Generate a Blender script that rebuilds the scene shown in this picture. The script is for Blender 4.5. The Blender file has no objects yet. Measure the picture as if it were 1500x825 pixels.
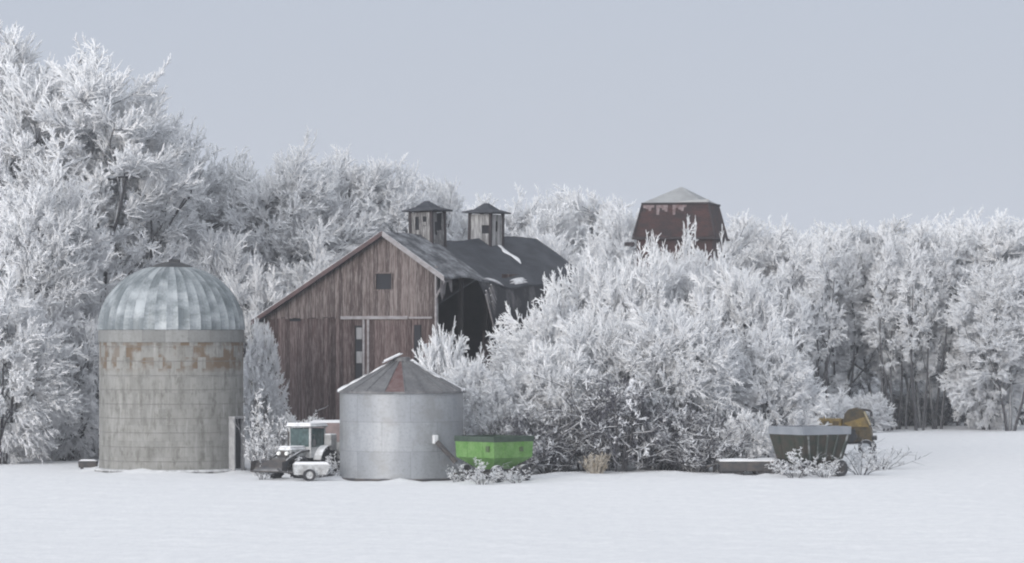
import bpy, math, random
import numpy as np
from mathutils import Vector, Matrix

sc = bpy.context.scene
COL = sc.collection
R = math.radians
EYE = 6.5            # camera height above the field
F = 4950.0           # focal length in photo pixels (1500 wide)
HOR = 491.0          # horizon row in the photo


def X(px, D):
    return (px - 750.0) / F * D


def Z(py, D):
    return EYE - (py - HOR) / F * D


def gz(x, y):
    """height of the snow field"""
    return (0.09 * math.sin(x * 0.11 + 0.7) * math.sin(y * 0.045 + 1.0) + 0.05 * math.sin(x * 0.23 + y * 0.08)
            + 0.03 * math.sin(x * 0.51 - y * 0.33))


# ------------------------------------------------------------------ materials
def nt(name):
    m = bpy.data.materials.new(name)
    m.use_nodes = True
    n = m.node_tree
    b = n.nodes['Principled BSDF']
    return m, n, b


def N(n, t, **kw):
    o = n.nodes.new(t)
    for k, v in kw.items():
        if hasattr(o, k) and not k.startswith('i_'):
            setattr(o, k, v)
    return o


def math_n(n, op, a, b=None, clamp=False):
    o = n.nodes.new('ShaderNodeMath')
    o.operation = op
    o.use_clamp = clamp
    for i, v in enumerate((a, b)):
        if v is None:
            continue
        if isinstance(v, (int, float)):
            o.inputs[i].default_value = v
        else:
            n.links.new(v, o.inputs[i])
    return o.outputs[0]


def mixc(n, fac, a, b):
    o = n.nodes.new('ShaderNodeMix')
    o.data_type = 'RGBA'
    for s, v in ((0, fac), (6, a), (7, b)):
        if isinstance(v, (int, float)):
            o.inputs[s].default_value = v
        elif isinstance(v, tuple):
            o.inputs[s].default_value = (*v, 1)
        else:
            n.links.new(v, o.inputs[s])
    return o.outputs[2]


def noise(n, vec, scale, detail=3, rough=0.6):
    o = n.nodes.new('ShaderNodeTexNoise')
    o.inputs['Scale'].default_value = scale
    o.inputs['Detail'].default_value = detail
    o.inputs['Roughness'].default_value = rough
    if vec is not None:
        n.links.new(vec, o.inputs['Vector'])
    return o.outputs[0]


def ramp(n, v, lo, hi):
    o = n.nodes.new('ShaderNodeMapRange')
    n.links.new(v, o.inputs[0])
    o.inputs[1].default_value = lo
    o.inputs[2].default_value = hi
    o.clamp = True
    return o.outputs[0]


def objco(n, scale=(1, 1, 1)):
    tc = n.nodes.new('ShaderNodeTexCoord')
    mp = n.nodes.new('ShaderNodeMapping')
    mp.inputs['Scale'].default_value = scale
    n.links.new(tc.outputs['Object'], mp.inputs['Vector'])
    return mp.outputs[0]


def nz(n):
    g = n.nodes.new('ShaderNodeNewGeometry')
    s = n.nodes.new('ShaderNodeSeparateXYZ')
    n.links.new(g.outputs['Normal'], s.inputs[0])
    return s.outputs[2]


SNOWC = (0.86, 0.875, 0.90)


def mat(name, c1, c2=None, rough=0.8, metal=0.0, nscale=1.5, stretch=(1, 1, 1), lohi=(0.35, 0.65),
        frost=0.0, frost_lo=0.25, frost_hi=0.7, bump=0.0, bscale=20, grime=0.0):
    """plain weathered surface: two mixed tones, settled rime on what faces up"""
    m, n, b = nt(name)
    v = objco(n, stretch)
    col = c1
    if c2 is not None:
        col = mixc(n, ramp(n, noise(n, v, nscale, 4), *lohi), c1, c2)
    if grime:
        g = ramp(n, noise(n, v, nscale * 4.3, 3), 0.45, 0.7)
        col = mixc(n, math_n(n, 'MULTIPLY', g, grime), col, tuple(x * 0.35 for x in c1))
    if frost:
        up = ramp(n, nz(n), frost_lo, frost_hi)
        fn = ramp(n, noise(n, objco(n), 3.0, 4), 0.2, 0.55)
        f = math_n(n, 'MULTIPLY', math_n(n, 'MULTIPLY', up, fn), frost)
        col = mixc(n, f, col, SNOWC)
    if isinstance(col, tuple):
        b.inputs['Base Color'].default_value = (*col, 1)
    else:
        n.links.new(col, b.inputs['Base Color'])
    b.inputs['Roughness'].default_value = rough
    b.inputs['Metallic'].default_value = metal
    if bump:
        bp = n.nodes.new('ShaderNodeBump')
        bp.inputs['Strength'].default_value = bump
        bp.inputs['Distance'].default_value = 0.05
        n.links.new(noise(n, v, bscale, 3), bp.inputs['Height'])
        n.links.new(bp.outputs[0], b.inputs['Normal'])
    return m


def boards(name, ca, cb, cf, frost=0.35):
    """weathered boards: tone per board (attribute), long streaks, flaked paint"""
    m, n, b = nt(name)
    at = n.nodes.new('ShaderNodeAttribute')
    at.attribute_name = 'tone'
    st = noise(n, objco(n, (5, 5, 0.45)), 1.6, 5, 0.65)
    fine = noise(n, objco(n, (14, 14, 1.1)), 1.5, 4, 0.7)
    f = math_n(n, 'ADD', math_n(n, 'MULTIPLY', at.outputs['Fac'], 0.55), math_n(n, 'MULTIPLY', st, 0.6))
    col = mixc(n, ramp(n, f, 0.3, 0.85), ca, cb)
    fl = math_n(n, 'MULTIPLY', ramp(n, math_n(n, 'ADD', fine, math_n(n, 'MULTIPLY', at.outputs['Fac'], 0.12)), 0.52, 0.68), frost)
    col = mixc(n, fl, col, cf)
    n.links.new(col, b.inputs['Base Color'])
    b.inputs['Roughness'].default_value = 0.95
    return m


M = {}
M['snow'] = mat('snow', (0.665, 0.668, 0.685), (0.765, 0.765, 0.77), rough=0.9, nscale=2.2, lohi=(.3, .7), bump=0.35, bscale=6)
M['bark'] = mat('bark', (0.04, 0.04, 0.045), (0.08, 0.077, 0.082), rough=1, nscale=3, frost=0.8, frost_lo=0.0, frost_hi=0.6)
M['limb'] = mat('limb_rime', (0.035, 0.035, 0.042), (0.16, 0.16, 0.18), rough=1, nscale=2.2, lohi=(0.45, 0.65), frost=0.4, frost_lo=-0.2, frost_hi=0.5)
M['rime'] = mat('rime', (0.80, 0.82, 0.86), (0.88, 0.89, 0.91), rough=0.9, nscale=0.8)


def rime_mat(name, c1, c2, nscale, lohi, tr=0.3):
    m = mat(name, c1, c2, rough=0.9, nscale=nscale, lohi=lohi)
    n = m.node_tree; b = n.nodes['Principled BSDF']
    src = b.inputs['Base Color'].links[0].from_socket
    t = n.nodes.new('ShaderNodeBsdfTranslucent'); n.links.new(src, t.inputs[0])
    x = n.nodes.new('ShaderNodeMixShader'); x.inputs[0].default_value = tr
    n.links.new(b.outputs[0], x.inputs[1]); n.links.new(t.outputs[0], x.inputs[2])
    n.links.new(x.outputs[0], n.nodes['Material Output'].inputs[0])
    return m


M['rime'] = rime_mat('rime', (0.90, 0.91, 0.93), (0.94, 0.945, 0.955), 0.8, (.35, .65))
M['rime2'] = mat('thin_rime', (0.06, 0.06, 0.075), (0.84, 0.85, 0.88), rough=0.95, nscale=1.3, lohi=(0.48, 0.58))
M['tyre'] = mat('tyre_rubber', (0.02, 0.02, 0.022), (0.05, 0.05, 0.055), rough=0.9, frost=0.7, frost_lo=0.5, frost_hi=0.95)
M['steel_dark'] = mat('dark_steel', (0.03, 0.032, 0.038), (0.07, 0.06, 0.055), rough=0.8, frost=0.35, frost_lo=0.6, frost_hi=0.98, nscale=3)
M['cap'] = mat('bare_dark_steel', (0.025, 0.027, 0.032), (0.05, 0.05, 0.05), rough=0.8, nscale=3)
M['hole'] = mat('painted_inside_shade', (0.02, 0.021, 0.026), rough=1)  # near-black colour paints the shade inside openings
M['galv'] = mat('galvanised', (0.42, 0.44, 0.46), (0.55, 0.57, 0.60), rough=0.5, metal=0.3, nscale=2)
M['glass'] = mat('old_glass', (0.025, 0.045, 0.045), (0.07, 0.11, 0.11), rough=0.2, nscale=5)


def rime_all(m, amount):
    return m


# ------------------------------------------------------------------ mesh builder
class MB:
    def __init__(s):
        s.v = []; s.f = []; s.m = []; s.t = []; s.mi = 0; s.tone = 0.5

    def add(s, vs, fs):
        o = len(s.v)
        s.v += [tuple(p) for p in vs]
        for f in fs:
            s.f.append([i + o for i in f]); s.m.append(s.mi); s.t.append(s.tone)

    def box(s, x0, x1, y0, y1, z0, z1, mtx=None, bev=0.0):
        if bev:
            c = [(x0, x1), (y0, y1), (z0, z1)]
            vs = []
            idx = {}
            for a in range(3):
                for i in (0, 1):
                    for j in (0, 1):
                        for k in (0, 1):
                            p = [0, 0, 0]
                            for ax, q in zip(range(3), (i, j, k)):
                                e = c[ax][q]
                                p[ax] = e if ax == a else e + (bev if q == 0 else -bev)
                            idx[(a, i, j, k)] = len(vs)
                            vs.append(Vector(p))
            fs = []
            for a in range(3):
                b_, c_ = [q for q in range(3) if q != a]
                for e in (0, 1):
                    ring = []
                    for (p, q) in ((0, 0), (1, 0), (1, 1), (0, 1)):
                        k = [0, 0, 0]; k[a] = e; k[b_] = p; k[c_] = q
                        ring.append(idx[(a, *k)])
                    fs.append(ring)
            for i, a in enumerate((0, 1, 2)):       # edges
                b_, c_ = [q for q in range(3) if q != a]
                for p in (0, 1):
                    for q in (0, 1):
                        k0 = [0, 0, 0]; k1 = [0, 0, 0]
                        k0[b_] = k1[b_] = p; k0[c_] = k1[c_] = q; k0[a] = 0; k1[a] = 1
                        fs.append([idx[(b_, *k0)], idx[(b_, *k1)], idx[(c_, *k1)], idx[(c_, *k0)]])
            for i in (0, 1):
                for j in (0, 1):
                    for k in (0, 1):
                        fs.append([idx[(0, i, j, k)], idx[(1, i, j, k)], idx[(2, i, j, k)]])
        else:
            vs = [Vector(p) for p in ((x0, y0, z0), (x1, y0, z0), (x1, y1, z0), (x0, y1, z0),
                                      (x0, y0, z1), (x1, y0, z1), (x1, y1, z1), (x0, y1, z1))]
            fs = [(0, 3, 2, 1), (4, 5, 6, 7), (0, 1, 5, 4), (1, 2, 6, 5), (2, 3, 7, 6), (3, 0, 4, 7)]
        if mtx is not None:
            vs = [mtx @ v for v in vs]
        s.add(vs, fs)
        return s

    def hexa(s, bot, top):
        """solid between two rings of points"""
        n = len(bot)
        vs = list(bot) + list(top)
        fs = [list(range(n))[::-1], [n + i for i in range(n)]]
        for i in range(n):
            j = (i + 1) % n
            fs.append((i, j, n + j, n + i))
        s.add(vs, fs)
        return s

    def tube(s, p0, p1, r0, r1=None, seg=10, cap=True):
        r1 = r0 if r1 is None else r1
        p0 = Vector(p0); p1 = Vector(p1)
        d = (p1 - p0).normalized()
        a = d.orthogonal().normalized(); b = d.cross(a)
        vs = []
        for p, r in ((p0, r0), (p1, r1)):
            for i in range(seg):
                t = 2 * math.pi * i / seg
                vs.append(p + a * (math.cos(t) * r) + b * (math.sin(t) * r))
        fs = [(i, (i + 1) % seg, seg + (i + 1) % seg, seg + i) for i in range(seg)]
        if cap:
            fs += [list(range(seg))[::-1], list(range(seg, 2 * seg))]
        s.add(vs, fs)
        return s

    def path(s, pts, r, seg=8):
        for a, b in zip(pts[:-1], pts[1:]):
            s.tube(a, b, r, r, seg)
        return s

    def lathe(s, prof, seg=48, mtx=None, close=False, a0=0.0, a1=2 * math.pi):
        full = abs(a1 - a0 - 2 * math.pi) < 1e-6
        cols = seg if full else seg + 1
        vs = []
        for r, z in prof:
            for i in range(cols):
                t = a0 + (a1 - a0) * i / seg
                vs.append(Vector((r * math.cos(t), r * math.sin(t), z)))
        fs = []
        rows = len(prof)
        for k in range(rows - 1 + (1 if close else 0)):
            k2 = (k + 1) % rows
            for i in range(seg):
                j = (i + 1) % cols
                fs.append((k * cols + i, k * cols + j, k2 * cols + j, k2 * cols + i))
        if mtx is not None:
            vs = [mtx @ v for v in vs]
        s.add(vs, fs)
        return s

    def grid(s, fn, nu, nv, thick=0.0, skip=None):
        """sheet fn(i/nu, j/nv) with real thickness"""
        top = [Vector(fn(i / nu, j / nv)) for i in range(nu + 1) for j in range(nv + 1)]
        W = nv + 1
        cells = [(i, j) for i in range(nu) for j in range(nv) if not (skip and skip((i + .5) / nu, (j + .5) / nv))]
        fs = [(i * W + j, (i + 1) * W + j, (i + 1) * W + j + 1, i * W + j + 1) for i, j in cells]
        if not thick:
            s.add(top, fs)
            return s
        n0 = len(top)
        bot = [p - Vector((0, 0, thick)) for p in top]
        from collections import Counter
        ec = {}
        for f in fs:
            for a, b in zip(f, f[1:] + f[:1]):
                k = (min(a, b), max(a, b))
                ec.setdefault(k, []).append((a, b))
        out = list(fs) + [tuple(n0 + q for q in reversed(f)) for f in fs]
        for k, l in ec.items():
            if len(l) == 1:
                a, b = l[0]
                out.append((b, a, n0 + a, n0 + b))
        s.add(top + bot, out)
        return s

    def build(s, name, mats, parent=None, loc=None, rotz=0, smooth=False, label=None):
        me = bpy.data.meshes.new(name)
        me.from_pydata(s.v, [], s.f)
        if not isinstance(mats, (list, tuple)):
            mats = [mats]
        for m in mats:
            me.materials.append(m)
        me.polygons.foreach_set('material_index', s.m)
        a = me.attributes.new('tone', 'FLOAT', 'FACE')
        a.data.foreach_set('value', s.t)
        if smooth:
            me.polygons.foreach_set('use_smooth', [True] * len(me.polygons))
            me.set_sharp_from_angle(angle=R(35))
        me.update()
        o = bpy.data.objects.new(name, me)
        COL.objects.link(o)
        if parent:
            o.parent = parent
        if loc is not None:
            o.location = loc
            o.rotation_euler = (0, 0, rotz)
        if label:
            o['label'] = label
        return o


def tag(o, label=None, cat=None, group=None, kind=None):
    if label: o['label'] = label
    if cat: o['category'] = cat
    if group: o['group'] = group
    if kind: o['kind'] = kind
    return o


def thing(name, px, D, label, cat, rotz=0, group=None, dz=0.0, x=None):
    o = bpy.data.objects.new(name, None)
    COL.objects.link(o)
    xx = X(px, D) if x is None else x
    o.location = (xx, D, gz(xx, D) + dz)
    o.rotation_euler = (0, 0, rotz)
    return tag(o, label, cat, group)


# ------------------------------------------------------------------ trees
def nrm(a):
    return a / np.maximum(np.linalg.norm(a, axis=-1, keepdims=True), 1e-9)


def spawn(rng, P, Rd, L, n, t0, t1, ang, sd, lf, K, rfac, rmin, up, jit, out=0.0, lendecay=0.45, droop=0.0, hub=None, tip=0.45):
    Nn, Kp, _ = P.shape
    idx = np.repeat(np.arange(Nn), n)
    q = np.tile(np.arange(n), Nn)
    t = t0 + (t1 - t0) * (q + rng.random(len(idx))) / n
    s = np.clip(t * (Kp - 1), 0, Kp - 1 - 1e-6)
    i = s.astype(int); f = (s - i)[:, None]
    pos = P[idx, i] * (1 - f) + P[idx, i + 1] * f
    T = nrm(P[idx, i + 1] - P[idx, i])
    rad = Rd[idx, i] * (1 - f[:, 0]) + Rd[idx, i + 1] * f[:, 0]
    rv = rng.normal(size=(len(idx), 3))
    perp = nrm(rv - (rv * T).sum(-1, keepdims=True) * T)
    a = np.radians(rng.normal(ang, sd, len(idx)))[:, None]
    d = nrm(np.cos(a) * T + np.sin(a) * perp)
    ln = L[idx] * lf * (1 - lendecay * t) * rng.uniform(0.65, 1.25, len(idx))
    pts = np.zeros((len(idx), K, 3)); pts[:, 0] = pos
    p = pos
    radial = pos.copy(); radial[:, 2] = 0 if hub is None else pos[:, 2] - hub
    radial = nrm(radial)
    for k in range(1, K):
        d = nrm(d + up * np.array([0, 0, 1.0]) / (K - 1) + out * radial / (K - 1) + rng.normal(size=d.shape) * jit
                - droop * k * np.array([0, 0, 1.0]) / (K - 1))
        p = p + d * (ln / (K - 1))[:, None]
        pts[:, k] = p
    r0 = np.maximum(np.minimum(rad * 0.85, ln * rfac), rmin)
    rr = r0[:, None] * np.linspace(1, tip, K)[None, :]
    rr = np.maximum(rr, rmin * min(0.6, tip))
    return pts, rr, ln


def tubes(P, Rd, S):
    Nn, K, _ = P.shape
    T = np.empty_like(P)
    T[:, 0] = P[:, 1] - P[:, 0]
    T[:, -1] = P[:, -1] - P[:, -2]
    if K > 2:
        T[:, 1:-1] = P[:, 2:] - P[:, :-2]
    T = nrm(T)
    ref = np.where(np.abs(T[:, :1, 2:3]) > 0.8, np.array([1.0, 0, 0]), np.array([0, 0, 1.0]))
    A = nrm(np.cross(T, np.broadcast_to(ref, T.shape)))
    B = np.cross(T, A)
    th = np.arange(S) * 2 * np.pi / S
    V = P[:, :, None] + Rd[:, :, None, None] * (A[:, :, None] * np.cos(th)[None, None, :, None] + B[:, :, None] * np.sin(th)[None, None, :, None])
    V = V.reshape(-1, 3)
    b = (np.arange(Nn) * K * S)[:, None, None]
    k = (np.arange(K - 1) * S)[None, :, None]
    i = np.arange(S)[None, None, :]
    j = (i + 1) % S
    Fq = np.stack([b + k + i, b + k + j, b + k + S + j, b + k + S + i], -1).reshape(-1, 4)
    return V, Fq


def np_mesh(name, parts, material, midx=None):
    Vs, Fs, o = [], [], 0
    for V, Fq in parts:
        Vs.append(V); Fs.append(Fq + o); o += len(V)
    V = np.concatenate(Vs).astype(np.float32); Fq = np.concatenate(Fs).astype(np.int32)
    me = bpy.data.meshes.new(name)
    me.vertices.add(len(V)); me.vertices.foreach_set('co', V.ravel())
    me.loops.add(len(Fq) * 4); me.loops.foreach_set('vertex_index', Fq.ravel())
    me.polygons.add(len(Fq)); me.polygons.foreach_set('loop_start', np.arange(len(Fq), dtype=np.int32) * 4)
    me.polygons.foreach_set('use_smooth', np.ones(len(Fq), dtype=bool))
    for m_ in (material if isinstance(material, list) else [material]):
        me.materials.append(m_)
    if midx is not None:
        me.polygons.foreach_set('material_index', np.concatenate([np.full(len(p[1]), k, dtype=np.int32) for p, k in zip(parts, midx)]))
    me.update(calc_edges=True)
    return me


def envelope(rng, P, hc, rx, rz, rough=0.16, low=0.0):
    """keep branches whose end lies in an uneven crown volume"""
    e = P[:, -1]
    dx = e[:, 0] / rx; dy = e[:, 1] / rx; dz = (e[:, 2] - hc) / rz
    r = np.sqrt(dx * dx + dy * dy + dz * dz)
    th = np.arctan2(dy, dx); ph = np.arctan2(dz, np.hypot(dx, dy))
    ph0 = rng.random(6) * 6.28
    w = (np.sin(3 * th + ph0[0]) * np.cos(2 * ph + ph0[1]) + np.sin(5 * th + ph0[2] + 3 * ph) * 0.7
         + np.sin(8 * ph + ph0[3] + 2 * th) * 0.5)
    return (r < 1 + rough * w + rng.normal(size=len(r)) * 0.06) & (e[:, 2] > low)


def fill(rng, nodes, nrad, env, M_, inner=0.35, low=1.0, skirt=0.0):
    """branch ends spread through an uneven crown volume, each tied to the nearest limb"""
    hc, rx, rz = env['hc'], env['rx'], env['rz']
    pts = np.zeros((0, 3))
    ph0 = rng.random(8) * 6.28
    while len(pts) < M_:
        d = nrm(rng.normal(size=(M_ * 3, 3)))
        r = rng.random(M_ * 3) ** (1 / 2.6)
        th = np.arctan2(d[:, 1], d[:, 0]); ph = np.arcsin(d[:, 2])
        wv = (np.sin(3 * th + ph0[0]) * np.cos(2 * ph + ph0[1]) + np.sin(5 * th + ph0[2] + 3 * ph) * 0.6 + np.sin(7 * ph + ph0[3] + 2 * th) * 0.5
              + np.sin(9 * th + ph0[4] - 5 * ph) * 0.4)
        # lobes and bays in the outline
        R0 = 1 - 0.13 + 0.11 * wv
        p = d * (r * R0)[:, None] * np.array([rx, rx, rz])
        p[:, 2] += hc
        keep = (p[:, 2] > low) & ((r > 0.5) | (rng.random(len(r)) < inner))
        pts = np.concatenate([pts, p[keep]])
    pts = pts[:M_]
    P = np.zeros((M_, 5, 3)); Rr = np.zeros((M_, 5)); L = np.zeros(M_)
    for c0 in range(0, M_, 200):
        q = pts[c0:c0 + 200]
        dv = q[:, None] - nodes[None]
        dist = np.linalg.norm(dv, axis=-1) + np.maximum(0, -dv[..., 2]) * 1.6
        j = dist.argmin(1)
        st = nodes[j]
        cen = np.array([0, 0, hc * (.55 if rz > 5 else .8)])
        outd = nrm(q - cen)
        ln = np.linalg.norm(q - st, axis=1)
        mid = (st + q) / 2 - outd * (0.12 * ln)[:, None] + rng.normal(size=q.shape) * (0.07 * ln)[:, None]
        end = q + outd * 0.35
        for k, t in enumerate(np.linspace(0, 1, 5)):
            P[c0:c0 + 200, k] = (1 - t) ** 2 * st + 2 * t * (1 - t) * mid + t * t * end
        Rr[c0:c0 + 200] = np.clip(nrad[j] * .6, .03, .07)[:, None] * np.linspace(1, .6, 5)
        L[c0:c0 + 200] = np.clip(ln, 1.0, 2.2)
    return P, Rr, L


def variant(kind, seed):
    rng = np.random.default_rng(seed)
    stems = []
    if kind == 'tall':
        H, W = 17.0, 10.0
        ns = int(rng.integers(2, 4))
        for i in range(ns):
            az = rng.random() * 1.5 + i * 6.28 / ns
            stems.append(((0.25 * math.cos(az), 0.25 * math.sin(az), 0), (0.22 * math.cos(az), 0.22 * math.sin(az), 1), H * rng.uniform(0.60, 0.72), 0.22 / math.sqrt(ns)))
        cfg = [dict(n=9, t0=.3, t1=1, ang=42, sd=10, lf=.42, K=6, rfac=.03, rmin=.045, up=.45, jit=.10, lendecay=.35),
               dict(n=5, t0=.25, t1=1, ang=42, sd=14, lf=.50, K=5, rfac=.022, rmin=.03, up=.25, jit=.14)]
        env = dict(hc=H * .60, rx=W * .5, rz=H * .42, low=2.5)
        fl = dict(M_=350, inner=.25, low=4.6 if seed % 2 else 3.2); cl = (13, 9, .62, .42, .036, .032)
    elif kind == 'slim':
        H, W = 16.0, 4.6
        ns = 3
        for i in range(ns):
            az = rng.random() * 1.5 + i * 6.28 / ns
            stems.append(((0.5 * math.cos(az), 0.5 * math.sin(az), 0), (0.08 * math.cos(az), 0.08 * math.sin(az), 1), H * rng.uniform(0.72, 0.85), 0.13))
        cfg = [dict(n=9, t0=.25, t1=1, ang=40, sd=12, lf=.2, K=5, rfac=.03, rmin=.035, up=.5, jit=.12, lendecay=.3)]
        env = dict(hc=H * .66, rx=W * .5, rz=H * .37, low=3.5)
        fl = dict(M_=110, inner=.4, low=4.0); cl = (11, 8, .60, .42, .036, .032)
    elif kind in ('broad', 'arch'):
        H, W = 9.0, 9.0
        ns = 5
        for i in range(ns):
            az = rng.random() * 1.0 + i * 1.26
            k = rng.uniform(0.25, 0.8)
            stems.append(((0.25 * math.cos(az), 0.25 * math.sin(az), 0), (k * math.cos(az), k * math.sin(az), 1), H * rng.uniform(0.5, 0.7), 0.10))
        cfg = [dict(n=8, t0=.15, t1=1, ang=45, sd=12, lf=.45, K=6, rfac=.03, rmin=.035, up=.3, jit=.13, lendecay=.3),
               dict(n=4, t0=.2, t1=1, ang=45, sd=14, lf=.5, K=5, rfac=.025, rmin=.028, up=.18, jit=.15)]
        env = dict(hc=H * .46, rx=W * .5, rz=H * .53, low=0.2)
        fl = dict(M_=330, inner=.15, low=0.3); cl = (13, 9, .58, .42, .032, .029)
        if seed >= 15:
            fl['low'] = 3.4; fl['M_'] = 250
    elif kind == 'shrub':
        H, W = 4.0, 4.4
        ns = 7
        for i in range(ns):
            az = rng.random() * 0.8 + i * 6.28 / ns
            k = rng.uniform(0.2, 1.0)
            stems.append(((0.15 * math.cos(az), 0.15 * math.sin(az), 0), (k * math.cos(az), k * math.sin(az), 1), H * rng.uniform(0.45, 0.7), 0.04))
        cfg = [dict(n=5, t0=.1, t1=1, ang=40, sd=12, lf=.45, K=5, rfac=.03, rmin=.02, up=.2, jit=.14, lendecay=.3)]
        env = dict(hc=H * .42, rx=W * .5, rz=H * .56, low=0.02)
        fl = dict(M_=130, inner=.3, low=0.1); cl = (11, 8, .50, .45, .026, .025)
    elif kind == 'tuft':
        H, W = 2.6, 3.4
        ns = 12
        for i in range(ns):
            az = rng.random() * 0.8 + i * 6.28 / ns
            k = rng.uniform(0.1, 1.6)
            stems.append(((0.25 * math.cos(az), 0.25 * math.sin(az), 0), (k * math.cos(az), k * math.sin(az), 1), H * rng.uniform(0.5, 1.05), 0.03))
        cfg = [dict(n=7, t0=.2, t1=1, ang=45, sd=14, lf=.38, K=4, rfac=.04, rmin=.024, up=.05, jit=.2, lendecay=.3),
               dict(n=5, t0=.15, t1=1, ang=45, sd=14, lf=.5, K=3, rfac=.07, rmin=.028, up=-.05, jit=.2),
               dict(n=3, t0=.15, t1=1, ang=45, sd=14, lf=.5, K=2, rfac=.08, rmin=.026, up=-.05, jit=.2)]
        env = dict(hc=H * .4, rx=W * .5, rz=H * .62, low=0.02)
        fl = None
    else:  # tangle
        H, W = 4.0, 4.2
        ns = 10
        for i in range(ns):
            az = rng.random() * 0.8 + i * 6.28 / ns
            k = rng.uniform(0.15, 1.1)
            stems.append(((0.3 * math.cos(az), 0.3 * math.sin(az), 0), (k * math.cos(az), k * math.sin(az), 1), H * rng.uniform(0.6, 0.9), 0.05))
        cfg = [dict(n=8, t0=.1, t1=1, ang=55, sd=20, lf=.55, K=5, rfac=.03, rmin=.022, up=.1, jit=.25, lendecay=.2),
               dict(n=6, t0=.1, t1=1, ang=50, sd=20, lf=.55, K=4, rfac=.03, rmin=.018, up=.0, jit=.25),
               dict(n=4, t0=.1, t1=1, ang=45, sd=20, lf=.6, K=3, rfac=.05, rmin=.020, up=.0, jit=.2),
               dict(n=3, t0=.1, t1=1, ang=45, sd=16, lf=.6, K=2, rfac=.07, rmin=.020, up=.0, jit=.1)]
        env = dict(hc=H * .42, rx=W * .5, rz=H * .56, low=0.05)
        fl = None
    K = 9
    P = np.zeros((len(stems), K, 3)); Rr = np.zeros((len(stems), K)); L = np.zeros(len(stems))
    for s, (b, d, ln, r) in enumerate(stems):
        p = np.array(b, float); d = np.array(d, float); d /= np.linalg.norm(d)
        P[s, 0] = p
        for k in range(1, K):
            d = d + rng.normal(size=3) * 0.07 + np.array([0, 0, 0.03]); d /= np.linalg.norm(d)
            p = p + d * ln / (K - 1); P[s, k] = p
        Rr[s] = r * np.linspace(1.15, .3, K); L[s] = ln
    P[:, 0, 2] -= 0.3
    wood = [tubes(P, Rr, 7)]
    limbs, twigs = [], []
    nl = len(cfg)
    allP, allR = [P[:, 2:].reshape(-1, 3)], [Rr[:, 2:].ravel()]
    for li, c in enumerate(cfg):
        P, Rr, L = spawn(rng, P, Rr, L, **c)
        sh = dict(env); sh['rx'] *= .86; sh['rz'] *= .86
        keep = envelope(rng, P, rough=0.1, **(sh if fl else env)) if (fl or li > 0) else P[:, -1, 2] > 0.3
        P, Rr, L = P[keep], Rr[keep], L[keep]
        allP.append(P[:, 1:].reshape(-1, 3)); allR.append(Rr[:, 1:].ravel())
        left = nl - 1 - li
        if fl or left >= 3:
            wood.append(tubes(P, Rr, 5))
        elif left == 2:
            limbs.append(tubes(P, Rr, 3))
        else:
            twigs.append(tubes(P, Rr, 3))
    if fl:
        P, Rr, L = fill(rng, np.concatenate(allP), np.concatenate(allR), env, **fl)
        limbs.append(tubes(P, Rr, 3))
        n1, n2, l1, l2, r1, r2 = cl
        hub = env['hc'] * (.5 if kind == 'tall' else .85)
        dn = -.02 if kind == 'tall' else -.16
        P1, R1, L1 = spawn(rng, P, Rr, np.clip(L, .9, 1.5), n=n1, t0=.4, t1=1.0, ang=42, sd=14, lf=l1 * 1.35, K=4, rfac=.05, rmin=r1, up=dn, jit=.15, out=.45, tip=.75, lendecay=.3, hub=hub)
        twigs.append(tubes(P1, R1 * 1.1, 3))
        P2, R2, L2 = spawn(rng, P1, R1, L1, n=n2, t0=.1, t1=1.0, ang=38, sd=14, lf=l2, K=2, rfac=.08, rmin=r2, up=0, jit=.1, out=.15, tip=.6, lendecay=.4, hub=hub)
        twigs.append(tubes(P2, R2, 3))
    cr = np.concatenate([t[0] for t in twigs])
    h = np.percentile(cr[:, 2], 99.93); w = 2 * np.percentile(np.abs(cr[:, 0]), 98.5)
    rimed = M['rime2'] if kind == 'tangle' else M['rime']
    return dict(trunk=np_mesh('trunk', wood, M['bark']),
                crown=np_mesh('crown', twigs + limbs, [rimed, M['limb']], [0] * len(twigs) + [1] * len(limbs)),
                h=h, w=w, n=sum(len(t[1]) for t in twigs))


VAR = {}
for k, seeds in (('tall', (1, 2, 3, 4)), ('broad', (11, 12, 13)), ('arch', (15, 16)), ('slim', (51, 52)), ('shrub', (21, 22, 23)), ('tuft', (41, 42, 43)), ('tangle', (31, 32))):
    for i, s in enumerate(seeds):
        VAR[f'{k}{i}'] = variant(k, s)
print('twig faces', {k: v['n'] for k, v in VAR.items()})
trng = random.Random(5)


def tree(var, px, D, ytop, wpx, label, cat='tree', name='frosted_tree', group=None, rot=None):
    v = VAR[var]
    x = X(px, D); g = gz(x, D)
    o = bpy.data.objects.new(name, None)
    COL.objects.link(o)
    o.location = (x, D, g)
    o.rotation_euler = (0, 0, trng.uniform(0, 6.28) if rot is None else rot)
    sz = (Z(ytop, D) - g) / v['h']; sx = wpx / F * D / v['w']
    o.scale = (sx, sx, sz)
    tag(o, label, cat, group)
    for nm, key in (('trunk', 'trunk'), ('crown', 'crown')):
        c = bpy.data.objects.new(nm, v[key]); COL.objects.link(c); c.parent = o
    return o




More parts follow.
